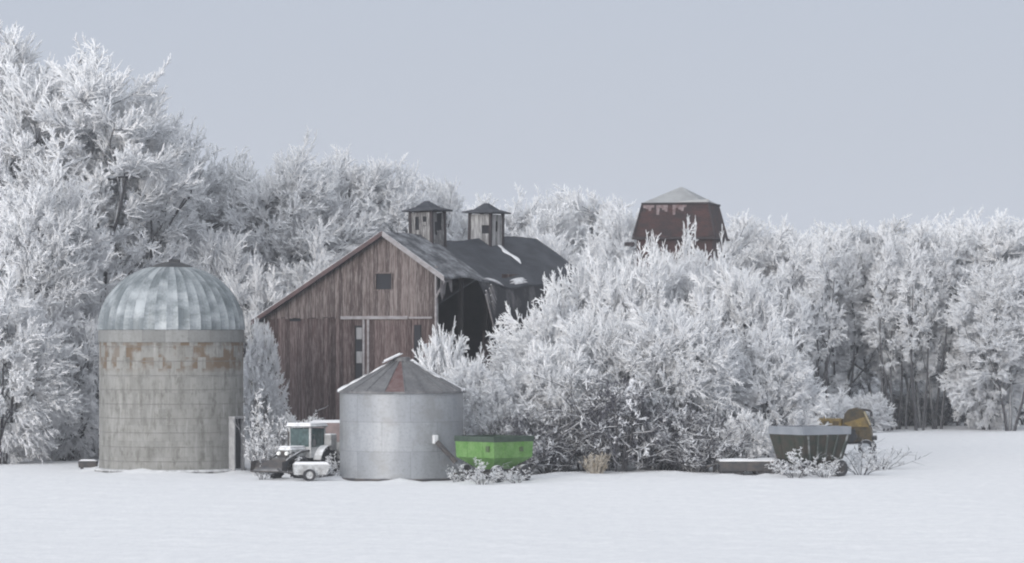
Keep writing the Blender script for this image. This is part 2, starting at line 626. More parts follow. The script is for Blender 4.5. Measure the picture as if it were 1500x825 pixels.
# ------------------------------------------------------------------ the wood
L = 'trees of the shelter belt left of the barn'
tree('tall0', 5, 192, 24, 330, 'tallest frosted tree, at the left edge behind the silo', group=L)
tree('tall1', 135, 187, 72, 300, 'big rime-covered tree rising straight behind the domed silo', group=L)
tree('tall2', 215, 200, 150, 190, 'frosted tree leaning into the gap right above the silo dome', group=L)
tree('tall3', -60, 200, 90, 240, 'frosted tree cut by the left edge of the view', group=L)
tree('tall1', 65, 178, 250, 190, 'lower bushy frosted tree left of the silo dome', group=L, rot=2.2)
tree('broad0', 0, 171, 395, 190, 'bright low frosted tree at the lower left edge, in front of the wood', group=L)
tree('broad1', 95, 176, 440, 150, 'greyer frosted tree between the bright edge tree and the silo wall', group=L)
tree('tall2', 330, 204, 222, 200, 'round frosted tree above and right of the silo dome', group=L, rot=4.0)
tree('tall0', 432, 200, 208, 220, 'frosted tree with dark trunks showing above the left barn roof slope', group=L, rot=1.0)
tree('tall3', 532, 204, 222, 190, 'frosted tree rising behind the barn gable peak', group=L, rot=2.9)
tree('tall1', 622, 214, 252, 150, 'fading frosted tree behind the left roof cupola', group=L, rot=0.5)
tree('broad2', 372, 186, 385, 150, 'low frosted tree between the silo dome and the barn roof', group=L)
tree('broad1', 300, 190, 330, 200, 'low frosted tree hidden mostly behind the silo dome', group=L, rot=1.3)
tree('broad0', 480, 192, 335, 170, 'low frosted tree just behind the left slope of the barn roof', group=L, rot=3.3)
tree('broad2', 384, 171, 470, 66, 'slim frosted tree in the gap between silo and barn', rot=2.0)

B = 'hazy trees behind the barn roof'
for i, (v, px, D, yt, w, lb) in enumerate([
    ('tall2', 700, 262, 290, 170, 'pale hazy tree between the two roof cupolas'),
    ('tall0', 775, 250, 284, 160, 'pale hazy tree just right of the right cupola'),
    ('tall3', 850, 256, 280, 170, 'hazy tree midway between right cupola and brown tower'),
    ('tall1', 915, 246, 298, 140, 'hazy tree against the left side of the brown tower'),
    ('broad1', 800, 215, 338, 190, 'round frosted tree above the far end of the barn roof'),
    ('broad0', 885, 210, 345, 170, 'round frosted tree left below the brown tower'),
]):
    tree(v, px, D, yt, w, lb, group=B)

G = 'trees of the belt at the right field edge'
for i, (v, px, D, yt, w, lb) in enumerate([
    ('tall1', 1085, 236, 320, 170, 'hazy tree close against the right side of the brown tower'),
    ('tall0', 1150, 244, 326, 170, 'hazy tree above the left end of the dark grey wagon'),
    ('tall2', 1215, 236, 334, 170, 'tree with a tall dark forked trunk above the yellow machine'),
    ('tall3', 1285, 240, 322, 170, 'hazy tree right above the end of the yellow machine'),
    ('tall1', 1350, 234, 330, 160, 'hazy tree with bare dark trunk in the middle of the right belt'),
    ('tall0', 1410, 238, 316, 170, 'tall hazy tree with dark treetop second from the right edge'),
    ('tall2', 1475, 236, 314, 170, 'tall hazy tree at the right edge, behind the bright one'),
    ('broad1', 1125, 229, 400, 150, 'round frosted tree between the big thicket and the belt'),
    ('broad2', 1180, 232, 500, 110, 'low frosted tree directly behind the dark grey wagon'),
    ('shrub1', 1268, 226, 575, 80, 'low frosted shrub right behind the yellow machine'),
    ('tall3', 1480, 226, 380, 150, 'bright full frosted tree at the right edge, foot in the field'),
    ('broad1', 1445, 229, 450, 120, 'bright low frosted tree at the field edge on the right'),
    ('shrub0', 1215, 200, 570, 90, 'frosted shrub left of the yellow machine'),
]):
    tree(v, px, D, yt, w, lb, group=G)

# far woods: nothing tells these apart in the fog
for i in range(34):
    px = -260 + i * 58 + trng.uniform(-15, 15)
    D = trng.uniform(275, 330)
    yt = 325 + trng.uniform(-12, 20) + (330 - D) * 0.1
    if px < 600: yt = 330
    tree('tall%d' % (i % 4), px, D, yt, 190, 'dim frosted tree of the far wood, fading into the fog', group='far wood in the fog')
for i in range(17):
    px = 1020 + i * 30 + trng.uniform(-6, 6)
    D = trng.uniform(240, 262)
    tree(('shrub%d' if i % 2 else 'tangle%d') % (i // 2 % 2), px, D, 578 + trng.uniform(-25, 20), 105, 'frosted underwood shrub along the foot of the right tree belt', 'shrub', 'frosted_shrub', group='underwood of the right tree belt')
for i in range(9):
    px = -40 + i * 24 + trng.uniform(-8, 8)
    tree('tangle%d' % (i % 2), px, trng.uniform(176, 186), 560 + trng.uniform(-30, 30), 110, 'dark thin-frosted underwood left of the silo', 'shrub', 'frosted_shrub', group='underwood left of the silo')

# the big thicket right of the bin
T = 'frosted trees of the big thicket'
for v, px, D, yt, w, lb in [
    ('broad0', 798, 168, 412, 165, 'left shoulder tree of the big frosted thicket, below the barn roof end'),
    ('arch1', 855, 171, 388, 190, 'frosted thicket tree covering the far lower corner of the barn roof'),
    ('arch0', 930, 170, 366, 170, 'frosted thicket tree left below the brown tower'),
    ('broad0', 1018, 172, 334, 130, 'tallest frosted thicket tree, its tip crossing the brown tower'),
    ('broad1', 1075, 170, 388, 170, 'frosted thicket tree on the right shoulder, beside the brown tower'),
    ('broad2', 1120, 166, 470, 160, 'frosted thicket tree arching down towards the dark grey wagon'),
    ('arch0', 985, 162, 440, 190, 'front bright frosted tree in the middle of the big thicket'),
    ('arch1', 808, 160, 500, 165, 'front frosted tree above the right end of the green wagon'),
    ('arch0', 890, 163, 450, 170, 'front frosted tree over the dark hollow of the thicket'),
]:
    tree(v, px, D, yt, w, lb, group=T)
tree('broad2', 690, 158, 520, 110, 'frosted bush right above the green wagon, beside the bin roof', 'shrub', 'frosted_shrub')
tree('shrub1', 655, 163, 478, 90, 'bright frosted bush in front of the open barn side', 'shrub', 'frosted_shrub')
tree('shrub2', 1095, 157, 600, 90, 'bright frosted shrub left of the dark grey wagon', 'shrub', 'frosted_shrub')
U = 'bare tangled brush at the foot of the thicket'
for i, (px, yt, w) in enumerate([(765, 600, 110), (815, 590, 120), (862, 560, 120), (905, 545, 130), (950, 560, 120), (1000, 590, 120), (1045, 600, 110), (880, 620, 100), (965, 625, 100), (1020, 640, 90), (805, 640, 90)]):
    tree('tangle%d' % (i % 2), px, 156.5 + (i % 3), yt, w, 'dark thin-frosted brush tangled along the foot of the big thicket', 'brush', 'frosted_shrub', group=U)

# by the machines
tree('tuft0', 400, 163, 570, 95, 'frosted shrub behind the loader bucket of the white tractor', 'shrub', 'frosted_shrub')
tree('tuft2', 378, 161, 600, 50, 'small frosted shrub beside the silo doorway', 'shrub', 'frosted_shrub')
tree('shrub1', 446, 166, 606, 90, 'frosted shrub between the white tractor and the barn wall', 'shrub', 'frosted_shrub')
tree('tuft0', 706, 146.5, 670, 54, 'small bright frosted bush in front of the green wagon', 'shrub', 'frosted_shrub')
tree('tuft2', 756, 146.8, 682, 44, 'low frosted tuft beside the front wheel of the green wagon', 'shrub', 'frosted_shrub')
tree('tuft1', 1262, 156, 650, 74, 'frosted shrub touching the right end of the dark grey wagon', 'shrub', 'frosted_shrub')
tree('tuft1', 1292, 165, 648, 80, 'sparse frosted brush below the yellow machine', 'brush', 'frosted_shrub')
tree('tuft0', 1165, 150.5, 655, 62, 'frosted weeds standing against the dark grey wagon', 'weeds', 'frosted_shrub')
tree('tuft2', 1207, 150.8, 668, 46, 'small frosted weeds at the right wheel of the dark grey wagon', 'weeds', 'frosted_shrub')
tree('tuft1', 384, 153.2, 668, 34, 'small frosted weeds against the front of the tractor bucket', 'weeds', 'frosted_shrub')
tree('tuft0', 488, 153.5, 662, 44, 'frosted weeds between the tractor and the round bin', 'weeds', 'frosted_shrub')
tree('tuft2', 668, 149, 678, 30, 'small frosted weeds at the foot of the bin chute', 'weeds', 'frosted_shrub')
for i in range(24):
    px = 560 + i * 44 + trng.uniform(-12, 12)
    tree('broad%d' % (i % 3), px, trng.uniform(264, 276), 470 + trng.uniform(-30, 20), 170, 'dim frosted tree of the far wood, fading into the fog', group='far wood in the fog')
for i, (px, D, yt, w, lb) in enumerate([
    (1172, 231, 352, 60, 'slim tree with thin bare stems behind the left end of the dark grey wagon'),
    (1203, 229, 345, 62, 'slim dark-stemmed tree straight above the lever of the yellow machine'),
    (1232, 233, 362, 58, 'slim bare-stemmed tree above the middle of the yellow machine'),
    (1300, 230, 352, 60, 'slim tree just right of the yellow machine, at the field edge'),
    (1322, 232, 372, 58, 'slim bare-stemmed tree in the darkest gap of the right belt'),
    (1345, 229, 360, 60, 'slim tree right of the darkest gap in the right belt'),
    (1372, 231, 350, 62, 'slim tree left of the bright low tree at the right field edge'),
]):
    tree('slim%d' % (i % 2), px, D, yt, w, lb, group='slim bare-stemmed trees at the field edge')
tree('broad1', 975, 176, 358, 150, 'rounded frosted crown hiding the foot of the brown tower', group='frosted trees of the big thicket')
tree('broad2', 1040, 177, 362, 130, 'frosted crown under the right corner of the brown tower', group='frosted trees of the big thicket')
# ------------------------------------------------------------------ materials of the built things
def cylco(n, r):
    """unrolled coordinates of an upright cylinder: (arc length, height, 0)"""
    tc = n.nodes.new('ShaderNodeTexCoord'); s = n.nodes.new('ShaderNodeSeparateXYZ')
    n.links.new(tc.outputs['Object'], s.inputs[0])
    a = math_n(n, 'ARCTAN2', s.outputs[1], s.outputs[0])
    u = math_n(n, 'MULTIPLY', a, r)
    c = n.nodes.new('ShaderNodeCombineXYZ')
    n.links.new(u, c.inputs[0]); n.links.new(s.outputs[2], c.inputs[1])
    return c.outputs[0], u, s.outputs[2]


def scaled(n, v, sx, sy, sz=1, off=(0, 0, 0)):
    mp = n.nodes.new('ShaderNodeMapping')
    mp.inputs['Scale'].default_value = (sx, sy, sz); mp.inputs['Location'].default_value = off
    n.links.new(v, mp.inputs['Vector'])
    return mp.outputs[0]


def staves(r, h):
    m, n, b = nt('concrete_staves')
    v, u, z = cylco(n, r)
    br = n.nodes.new('ShaderNodeTexBrick')
    n.links.new(v, br.inputs['Vector'])
    br.inputs['Scale'].default_value = 1
    br.inputs['Brick Width'].default_value = 0.30; br.inputs['Row Height'].default_value = 0.76
    br.offset = 0.5; br.inputs['Mortar Size'].default_value = 0.006; br.inputs['Bias'].default_value = 0.0
    br.inputs['Color1'].default_value = (0.15, 0.148, 0.138, 1); br.inputs['Color2'].default_value = (0.215, 0.212, 0.198, 1)
    br.inputs['Mortar'].default_value = (0.14, 0.14, 0.135, 1)
    # slow mottling and pale vertical runs
    mo = ramp(n, noise(n, v, 0.9, 5, 0.65), 0.35, 0.7)
    col = mixc(n, math_n(n, 'MULTIPLY', mo, 0.5), br.outputs[0], (0.30, 0.30, 0.29))
    ru = ramp(n, noise(n, scaled(n, v, 4.0, 0.35), 1.5, 4), 0.55, 0.75)
    col = mixc(n, math_n(n, 'MULTIPLY', ru, 0.45), col, (0.40, 0.40, 0.385))
    dk = ramp(n, noise(n, scaled(n, v, 2.5, 0.9, 1, (5, 3, 0)), 1.2, 6, 0.75), 0.50, 0.66)
    col = mixc(n, math_n(n, 'MULTIPLY', dk, 0.75), col, (0.075, 0.072, 0.062))
    # rusty brown staves: single bricks of two bands below the dome
    b2 = n.nodes.new('ShaderNodeTexBrick')
    n.links.new(v, b2.inputs['Vector']); b2.inputs['Scale'].default_value = 1
    b2.inputs['Brick Width'].default_value = 0.42; b2.inputs['Row Height'].default_value = 0.55; b2.offset = 0.5
    b2.inputs['Mortar Size'].default_value = 0.0
    b2.inputs['Color1'].default_value = (0, 0, 0, 1); b2.inputs['Color2'].default_value = (1, 1, 1, 1)
    band = ramp(n, z, h - 1.45, h - 1.2)
    br_ = math_n(n, 'MULTIPLY', ramp(n, b2.outputs[0], 0.36, 0.5), band)
    br_ = math_n(n, 'MULTIPLY', br_, ramp(n, noise(n, scaled(n, v, 1.2, 1.2), 0.8, 3), 0.40, 0.52))
    col = mixc(n, math_n(n, 'MULTIPLY', br_, 0.85), col, (0.105, 0.068, 0.038))
    n.links.new(col, b.inputs['Base Color']); b.inputs['Roughness'].default_value = 0.9
    bp = n.nodes.new('ShaderNodeBump'); bp.inputs['Strength'].default_value = 0.4; bp.inputs['Distance'].default_value = 0.03
    n.links.new(br.outputs['Fac'], bp.inputs['Height']); bp.invert = True
    n.links.new(bp.outputs[0], b.inputs['Normal'])
    return m


def sheet_metal(name, r, c1, c2, dirt, rib=0.07, bw=2.4, bh=0.85, metal=0.35, rough=0.42, gores=0, rimef=0.0):
    m, n, b = nt(name)
    v, u, z = cylco(n, r)
    br = n.nodes.new('ShaderNodeTexBrick'); n.links.new(v, br.inputs['Vector'])
    br.inputs['Scale'].default_value = 1; br.inputs['Brick Width'].default_value = bw; br.inputs['Row Height'].default_value = bh
    br.inputs['Mortar Size'].default_value = 0.008; br.offset = 0.5
    br.inputs['Color1'].default_value = (*c1, 1); br.inputs['Color2'].default_value = (*c2, 1)
    br.inputs['Mortar'].default_value = (*[x * 0.6 for x in c1], 1)
    st = ramp(n, noise(n, scaled(n, v, 2.2, 0.5), 1.3, 5, 0.65), 0.42, 0.72)
    col = mixc(n, math_n(n, 'MULTIPLY', st, 0.5), br.outputs[0], dirt)
    sp = ramp(n, noise(n, v, 7, 4, 0.7), 0.5, 0.75)
    col = mixc(n, math_n(n, 'MULTIPLY', sp, 0.5), col, tuple(x * 0.6 for x in dirt))
    if name == 'bin_sheet':
        pt = ramp(n, noise(n, scaled(n, v, 0.55, 0.7, 1, (3, 1, 0)), 1.0, 5, 0.65), 0.50, 0.60)
        col = mixc(n, math_n(n, 'MULTIPLY', pt, 0.45), col, (0.19, 0.19, 0.185))
    if rimef:
        idn = math_n(n, 'FLOOR', math_n(n, 'DIVIDE', u, bw))
        cc = n.nodes.new('ShaderNodeCombineXYZ')
        n.links.new(math_n(n, 'MULTIPLY', idn, 3.17), cc.inputs[0]); n.links.new(math_n(n, 'MULTIPLY', z, 0.9), cc.inputs[1])
        n.links.new(math_n(n, 'MULTIPLY', u, 0.35), cc.inputs[2])
        fr0 = noise(n, cc.outputs[0], 1.0, 3, 0.6)
        fr = ramp(n, math_n(n, 'ADD', fr0, math_n(n, 'MULTIPLY', noise(n, v, 9, 3), 0.25)), 0.55, 0.78)
        col = mixc(n, math_n(n, 'MULTIPLY', fr, rimef), col, (0.50, 0.53, 0.55))
    n.links.new(col, b.inputs['Base Color'])
    b.inputs['Metallic'].default_value = metal; b.inputs['Roughness'].default_value = rough
    if rib:
        wv = math_n(n, 'SINE', math_n(n, 'MULTIPLY', z, 2 * math.pi / rib))
        bp = n.nodes.new('ShaderNodeBump'); bp.inputs['Strength'].default_value = 0.25; bp.inputs['Distance'].default_value = 0.008
        n.links.new(wv, bp.inputs['Height']); n.links.new(bp.outputs[0], b.inputs['Normal'])
    return m


M['board_up'] = boards('grey_brown_boards', (0.038, 0.026, 0.025), (0.105, 0.080, 0.075), (0.27, 0.24, 0.232), 0.6)
M['board_low'] = boards('dark_red_boards', (0.028, 0.016, 0.015), (0.070, 0.043, 0.041), (0.23, 0.195, 0.19), 0.5)
M['board_grey'] = boards('pale_grey_boards', (0.105, 0.105, 0.112), (0.266, 0.266, 0.273), (0.385, 0.385, 0.392), 0.5)
M['trim'] = mat('weathered_trim', (0.272, 0.264, 0.272), (0.176, 0.160, 0.164), nscale=2, stretch=(1, 1, 2), frost=0.6)
M['redtrim'] = mat('red_trim', (0.084, 0.049, 0.049), (0.049, 0.035, 0.038), nscale=3, frost=0.25, frost_lo=0.5, frost_hi=1.0)
M['shingle_worn'] = mat('worn_shingles', (0.045, 0.047, 0.055), (0.30, 0.31, 0.33), nscale=1.5, stretch=(1.2, 0.9, 1.0), lohi=(0.40, 0.72), bump=0.7, bscale=9, grime=.5)
M['shingle'] = mat('dark_shingles', (0.024, 0.027, 0.035), (0.052, 0.056, 0.068), nscale=1.2, stretch=(1, 0.6, 1), lohi=(0.4, 0.7), bump=0.6, bscale=9)
M['shingle_torn'] = mat('torn_shingles', (0.021, 0.022, 0.028), (0.158, 0.150, 0.158), nscale=1.3, stretch=(1.125, 0.750, 0.450), lohi=(0.5, 0.74), bump=0.8, bscale=7)
M['inside'] = mat('barn_inside_shade', (0.010, 0.010, 0.011), (0.02, 0.018, 0.018), rough=1)  # the barn's inner shade is put into this near-black colour
M['brownwall'] = mat('brown_shingles', (0.050, 0.020, 0.019), (0.020, 0.014, 0.016), nscale=1.6, stretch=(1, 1, 1.8), lohi=(0.35, 0.62), bump=0.9, bscale=8, grime=0.6)
M['brownedge'] = mat('dark_edge_boards', (0.021, 0.018, 0.021), (0.036, 0.027, 0.030), nscale=2)
M['tinroof'] = mat('dull_tin_roof', (0.255, 0.259, 0.264), (0.332, 0.340, 0.344), nscale=1.2, rough=0.6, metal=0.1)
M['peeled'] = mat('peeled_lath', (0.20, 0.165, 0.17), (0.09, 0.055, 0.055), nscale=3.5)

M['board_cup'] = boards('cupola_boards', (0.07, 0.068, 0.07), (0.22, 0.215, 0.215), (0.42, 0.415, 0.41), 0.8)
# ------------------------------------------------------------------ silo
M['hoopm'] = mat('dull_hoop_steel', (0.20, 0.20, 0.195), (0.14, 0.13, 0.12), nscale=3, rough=.9)
M['jamb'] = mat('grey_jamb_boards', (0.24, 0.24, 0.245), (0.34, 0.34, 0.345), nscale=4, rough=.9)
SD = 160.0
t = thing('silo', 251, SD + 3.4, 'domed grain silo of weathered concrete staves with a ribbed metal dome roof', 'silo', rotz=R(20))
SR = 106 / F * (SD + 2.0)
sh = Z(500, SD) + 0.0
MB().lathe([(SR, -0.3), (SR, sh)], 96).build('wall', staves(SR, sh), t, smooth=True)
m_ = MB()
for k in range(9):
    z0 = 0.55 + k * 0.68
    if z0 < sh - .1:
        m_.mi = 0
        m_.lathe([(SR + .004, z0 - .012), (SR + .02, z0), (SR + .004, z0 + .012)], 96)
for k in range(9):
    z0 = 0.55 + k * 0.68
    if z0 < sh - .1:
        MB().lathe([(SR + .001, z0 - .014), (SR + .018, z0), (SR + .001, z0 + .014)], 96).build('hoop', M['hoopm'], t, smooth=True)
M['rimband'] = sheet_metal('pale_rim_band', SR, (0.16, 0.163, 0.16), (0.23, 0.233, 0.228), (0.12, 0.118, 0.11), rib=0, bw=1.1, bh=2, metal=0.0, rough=0.8)
MB().lathe([(SR - .02, sh + .002), (SR + .045, sh + .002), (SR + .045, sh + .58), (SR - .02, sh + .6)], 96).build('rim_band', M['rimband'], t, smooth=True)
# dome with standing seams
dz0 = sh + .6; DH = Z(390, SD + 3) - dz0
NG = 40
dm = MB()
rows = 16
vs = []; cols = NG * 4
for k in range(rows + 1):
    ph = (math.pi / 2) * k / rows * 0.82
    r = (SR + .03) * math.cos(ph) ** 0.95
    z = dz0 + DH * math.sin(ph) / math.sin(math.pi / 2 * .82)
    for i in range(cols):
        seam = (i % 4 == 0)
        rr = r + (0.06 if seam else (-0.0 if i % 4 == 2 else 0.0))
        a = 2 * math.pi * (i + (0.0 if seam else ((i % 4) - 2) * -0.0)) / cols
        vs.append((rr * math.cos(a), rr * math.sin(a), z))
fs = [(k * cols + i, k * cols + (i + 1) % cols, (k + 1) * cols + (i + 1) % cols, (k + 1) * cols + i) for k in range(rows) for i in range(cols)]
dm.add(vs, fs)
domem = sheet_metal('dome_metal', SR, (0.122, 0.144, 0.156), (0.172, 0.193, 0.205), (0.092, 0.104, 0.107), rib=0, bw=SR * 2 * math.pi / NG, bh=3.2, metal=0.2, rough=0.55, rimef=0.55)
dome = dm.build('dome', domem, t, smooth=True)
zc = dz0 + DH
MB().lathe([(1.0, zc - .10), (1.08, zc - .02), (1.0, zc + .05), (.6, zc + .20), (.28, zc + .26), (0.01, zc + .28)], 32).build('cap', M['cap'], t, smooth=True)
MB().box(-.12, .42, -.16, .16, zc + .22, zc + .38, Matrix.Rotation(R(-20), 4, 'Z'), bev=.03).build('hatch_lid', M['cap'], t)
MB().lathe([(SR + .02, -.3), (SR + .22, -.3), (SR + .22, .07), (SR + .16, .14), (SR + .01, .16)], 64).build('footing', mat('footing_concrete', (0.10, 0.10, 0.10), (0.30, 0.30, 0.30), frost=0.55, nscale=2.5, lohi=(.45, .55)), t, smooth=True)
# doorway shed on the right flank
dm = Matrix.Rotation(R(-24) - R(20), 4, 'Z')
f = MB()
f.box(SR - .15, SR + .28, -.50, -.40, 0, 2.55, dm); f.box(SR - .15, SR + .28, .40, .50, 0, 2.55, dm); f.box(SR - .15, SR + .30, -.52, .52, 2.552, 2.66, dm)
f.build('door_frame', M['jamb'], t)
MB().box(SR - .1, SR + .12, -.395, .395, 0, 2.545, dm).build('doorway', M['hole'], t)  # dark block painted as the shade within the door frame

# ------------------------------------------------------------------ round bin
BD = 151.0
t = thing('grain_bin', 588, BD + 2.75, 'low round galvanised grain bin with a snow-edged cone roof and one red roof panel', 'grain bin')
BR = 91.0 / F * (BD + 1.6)
bh = Z(572, BD)
binm = sheet_metal('bin_sheet', BR, (0.251, 0.263, 0.280), (0.304, 0.316, 0.334), (0.193, 0.202, 0.211), rib=0.068, bw=2.6, bh=1.32, metal=0.3, rough=0.45)
MB().lathe([(BR, -.3), (BR, bh)], 120).build('wall', binm, t, smooth=True)
MB().lathe([(BR + .002, -.2), (BR + .05, -.2), (BR + .05, .10), (BR + .002, .12)], 120).build('base_ring', M['steel_dark'], t, smooth=True)
apex = Z(527, BD + 2.75)
er = BR + .13; ez = bh - .02; top_r = .33
def conez(r): return ez + (apex - ez) * (er - r) / (er - top_r)
M['binroof'] = mat('bin_roof_sheet', (0.098, 0.098, 0.105), (0.173, 0.173, 0.176), nscale=2, stretch=(1, 1, .3), lohi=(0.3, 0.7), rough=0.6, metal=0.2, grime=0.4)
M['redpanel'] = mat('red_panel', (0.085, 0.038, 0.036), (0.14, 0.10, 0.098), nscale=4, rough=0.8)
rf = MB()
NP = 20
a00 = R(-90) - R(13)
for i in range(NP):
    a0 = a00 + 2 * math.pi * i / NP; a1 = a00 + 2 * math.pi * (i + 1) / NP
    if i == 0: continue
    pts = []
    rf.add([(er * math.cos(a0), er * math.sin(a0), ez), (er * math.cos(a1), er * math.sin(a1), ez),
            (top_r * math.cos(a1), top_r * math.sin(a1), apex), (top_r * math.cos(a0), top_r * math.sin(a0), apex)], [(0, 1, 2, 3)])
rf.lathe([(er, ez), (er, ez - .09), (BR - .02, ez - .09)], NP, a0=a00, a1=a00 + 2 * math.pi)
roof = rf.build('roof', M['binroof'], t)
a0, a1 = a00, a00 + 2 * math.pi / NP
MB().add([(er * math.cos(a0), er * math.sin(a0), ez), (er * math.cos(a1), er * math.sin(a1), ez),
          (top_r * math.cos(a1), top_r * math.sin(a1), apex), (top_r * math.cos(a0), top_r * math.sin(a0), apex)], [(0, 1, 2, 3)]) or None
rp = MB(); rp.add([(er * math.cos(a0), er * math.sin(a0), ez), (er * math.cos(a1), er * math.sin(a1), ez),
                   (top_r * math.cos(a1), top_r * math.sin(a1), apex), (top_r * math.cos(a0), top_r * math.sin(a0), apex)], [(0, 1, 2, 3)])
rp.build('roof_panel', M['redpanel'], t, label='red roof panel')
for i in range(NP):
    a = a00 + 2 * math.pi * i / NP
    MB().tube((er * math.cos(a), er * math.sin(a), ez + .015), (top_r * math.cos(a), top_r * math.sin(a), apex + .015), .022, .018, 5).build('roof_rib', M['binroof'], roof)


def snow_sector(a0, a1, r0, r1, seed):
    rng = random.Random(seed)
    ph = [rng.random() * 6 for _ in range(4)]
    def fn(u, v):
        w0 = .07 * math.sin(9 * v + ph[0]) + .05 * math.sin(23 * v + ph[1])
        w1 = .07 * math.sin(8 * v + ph[2]) + .04 * math.sin(19 * v + ph[3])
        a = a0 + w0 + (a1 + w1 - a0 - w0) * u
        r = r0 + (r1 - r0) * v
        edge = min(u, 1 - u) * 6
        return (r * math.cos(a), r * math.sin(a), conez(r) + .01 + .075 * min(1, edge) + .015 * math.sin(30 * v + 20 * u))
    return MB().grid(fn, 40, 36, thick=0.07)
snow_sector(R(-165), R(-15), er + .01, er + .01, 1)
snow_sector(R(-14), R(193), er - .02, top_r + .05, 2).build('snow_cover', M['snow'], roof, smooth=True)
cp = MB(); cp.lathe([(top_r + .06, apex - .03), (top_r + .06, apex + .14), (top_r - .02, apex + .16), (.01, apex + .17)], 20)
cp.build('roof_collar', M['binroof'], t, smooth=True)
lidm = Matrix.Translation((-.38, -.1, apex + .10)) @ Matrix.Rotation(R(-25), 4, 'Y')
lid = MB().box(-.50, .48, -.42, .42, 0, .04, lidm).build('lid', M['galv'], t)
MB().box(-.42, .40, -.38, .38, .042, .10, lidm, bev=.03).build('lid_snow', M['snow'], lid)
# side hatch and chute
am = R(-90) + R(34)
hx, hy = BR * math.cos(am), BR * math.sin(am)
hzz = Z(643, BD)
hm = Matrix.Translation((hx, hy, hzz)) @ Matrix.Rotation(am, 4, 'Z')
MB().box(-.05, .14, -.12, .12, -.2, .2, hm, bev=.03).build('hatch', mat('white_hatch', (0.55, 0.56, 0.57), rough=0.6), t)
c = MB(); c.tube((hx + .1, hy - .12, hzz - .1), (hx + .95, hy - .35, hzz - 1.0), .12, .12, 12)
c.build('chute', M['steel_dark'], t, smooth=True)

# ------------------------------------------------------------------ barn
BT = R(30); cosb, sinb = math.cos(BT), math.sin(BT)
bx0, by0 = X(385, 175), 175.0
def u_of(px):
    k = (px - 750) / F
    return (k * by0 - bx0) / (cosb + k * sinb)
def zz(py, u, dv=0): return Z(py, by0 - u * sinb)
barn = bpy.data.objects.new('barn', None); COL.objects.link(barn)
barn.location = (bx0, by0, 0); barn.rotation_euler = (0, 0, -BT)
tag(barn, 'old weathered wooden barn with two roof cupolas and a collapsed open right side', 'barn')
BW = 10.46; PU = 7.59; PZ = 11.69; LZ = 7.42; BL = 15.0
ks = (PZ - 9.44) / 3.57; kl = (PZ - LZ) / PU
def rz(u): return PZ - (PU - u) * kl if u < PU else PZ - (u - PU) * ks
RZ = rz(BW)
wy = zz(401, u_of(562)); wy0 = zz(424, u_of(562))
opens = [(u_of(551), u_of(574), wy0, wy, 'both'),
         (u_of(424), u_of(440), zz(471, 1), zz(465, 1), 'low'),
         (u_of(521), u_of(530), zz(566, 6), zz(477, 6), 'low'),
         (u_of(606), u_of(614), zz(560, 9), zz(476, 9), 'low')]
ZS = zz(466, 6)
rb = random.Random(8)
up, lo = MB(), MB()
pw = 0.235
u = 0.0
while u < BW - .01:
    u1 = min(u + pw, BW)
    tone = rb.random()
    dy = rb.uniform(-.012, .012)
    for (mb, zb, zt, off, which) in ((lo, -.3, min(ZS + rb.uniform(-.01, .03), rz((u + u1) / 2) - .12), 0.06, 'low'), (up, ZS + rb.uniform(-.06, .05), None, 0.0, 'up')):
        if which == 'up':
            ta, tb = rz(u) - .03, rz(u1 - .012) - .03
            if min(ta, tb) < zb + .1: continue
        else:
            ta = tb = zt
            if rz(u) - .05 < zt: ta, tb = rz(u) - .05, rz(u1) - .05
            if u <= PU and rz(u) < ZS: pass
        segs = [(zb, None)]
        for (a, b, c0, c1, wh) in opens:
            if wh not in ('both', which): continue
            if u1 > a + .05 and u < b - .05 and c1 > zb and (zt is None or c0 < zt):
                segs = [(zb, c0), (c1, None)]
        mb.tone = min(1, max(0, tone * .8 + rb.uniform(0, .2)))
        for s0, s1 in segs:
            y0, y1 = off + dy - .03, off + dy + .0
            if s1 is None:
                if min(ta, tb) < s0: continue
                mb.hexa([(u, y0, s0), (u1 - .012, y0, s0), (u1 - .012, y1, s0), (u, y1, s0)], [(u, y0, ta), (u1 - .012, y0, tb), (u1 - .012, y1, tb), (u, y1, ta)])
            else:
                mb.box(u, u1 - .012, y0, y1, s0, s1)
    u = u1
up.build('gable_boards', M['board_up'], barn)
lo.build('front_wall', M['board_low'], barn)
# near-black shell painted as inner shade behind the boards, open on the right near the front
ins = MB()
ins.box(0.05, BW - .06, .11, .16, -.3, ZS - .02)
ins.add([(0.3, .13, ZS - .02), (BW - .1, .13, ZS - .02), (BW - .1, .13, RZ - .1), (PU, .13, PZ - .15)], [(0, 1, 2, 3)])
ins.build('inner_shade_shell', M['inside'], barn)
w_ = MB(); w_.tone = .3
for k in range(int(BL / .25)):
    w_.tone = rb.random(); w_.box(-.03, 0, k * .25 + .12, k * .25 + .36, -.3, LZ - .12)
w_.build('left_wall', M['board_low'], barn)
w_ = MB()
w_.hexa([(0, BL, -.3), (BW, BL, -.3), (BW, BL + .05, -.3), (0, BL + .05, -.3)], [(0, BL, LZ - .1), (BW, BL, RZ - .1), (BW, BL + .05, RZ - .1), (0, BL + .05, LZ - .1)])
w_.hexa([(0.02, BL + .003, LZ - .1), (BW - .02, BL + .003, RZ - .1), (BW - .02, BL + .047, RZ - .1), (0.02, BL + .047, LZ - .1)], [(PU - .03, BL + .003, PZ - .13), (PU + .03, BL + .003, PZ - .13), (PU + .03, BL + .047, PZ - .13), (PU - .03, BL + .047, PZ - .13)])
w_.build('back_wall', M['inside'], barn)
w_ = MB()
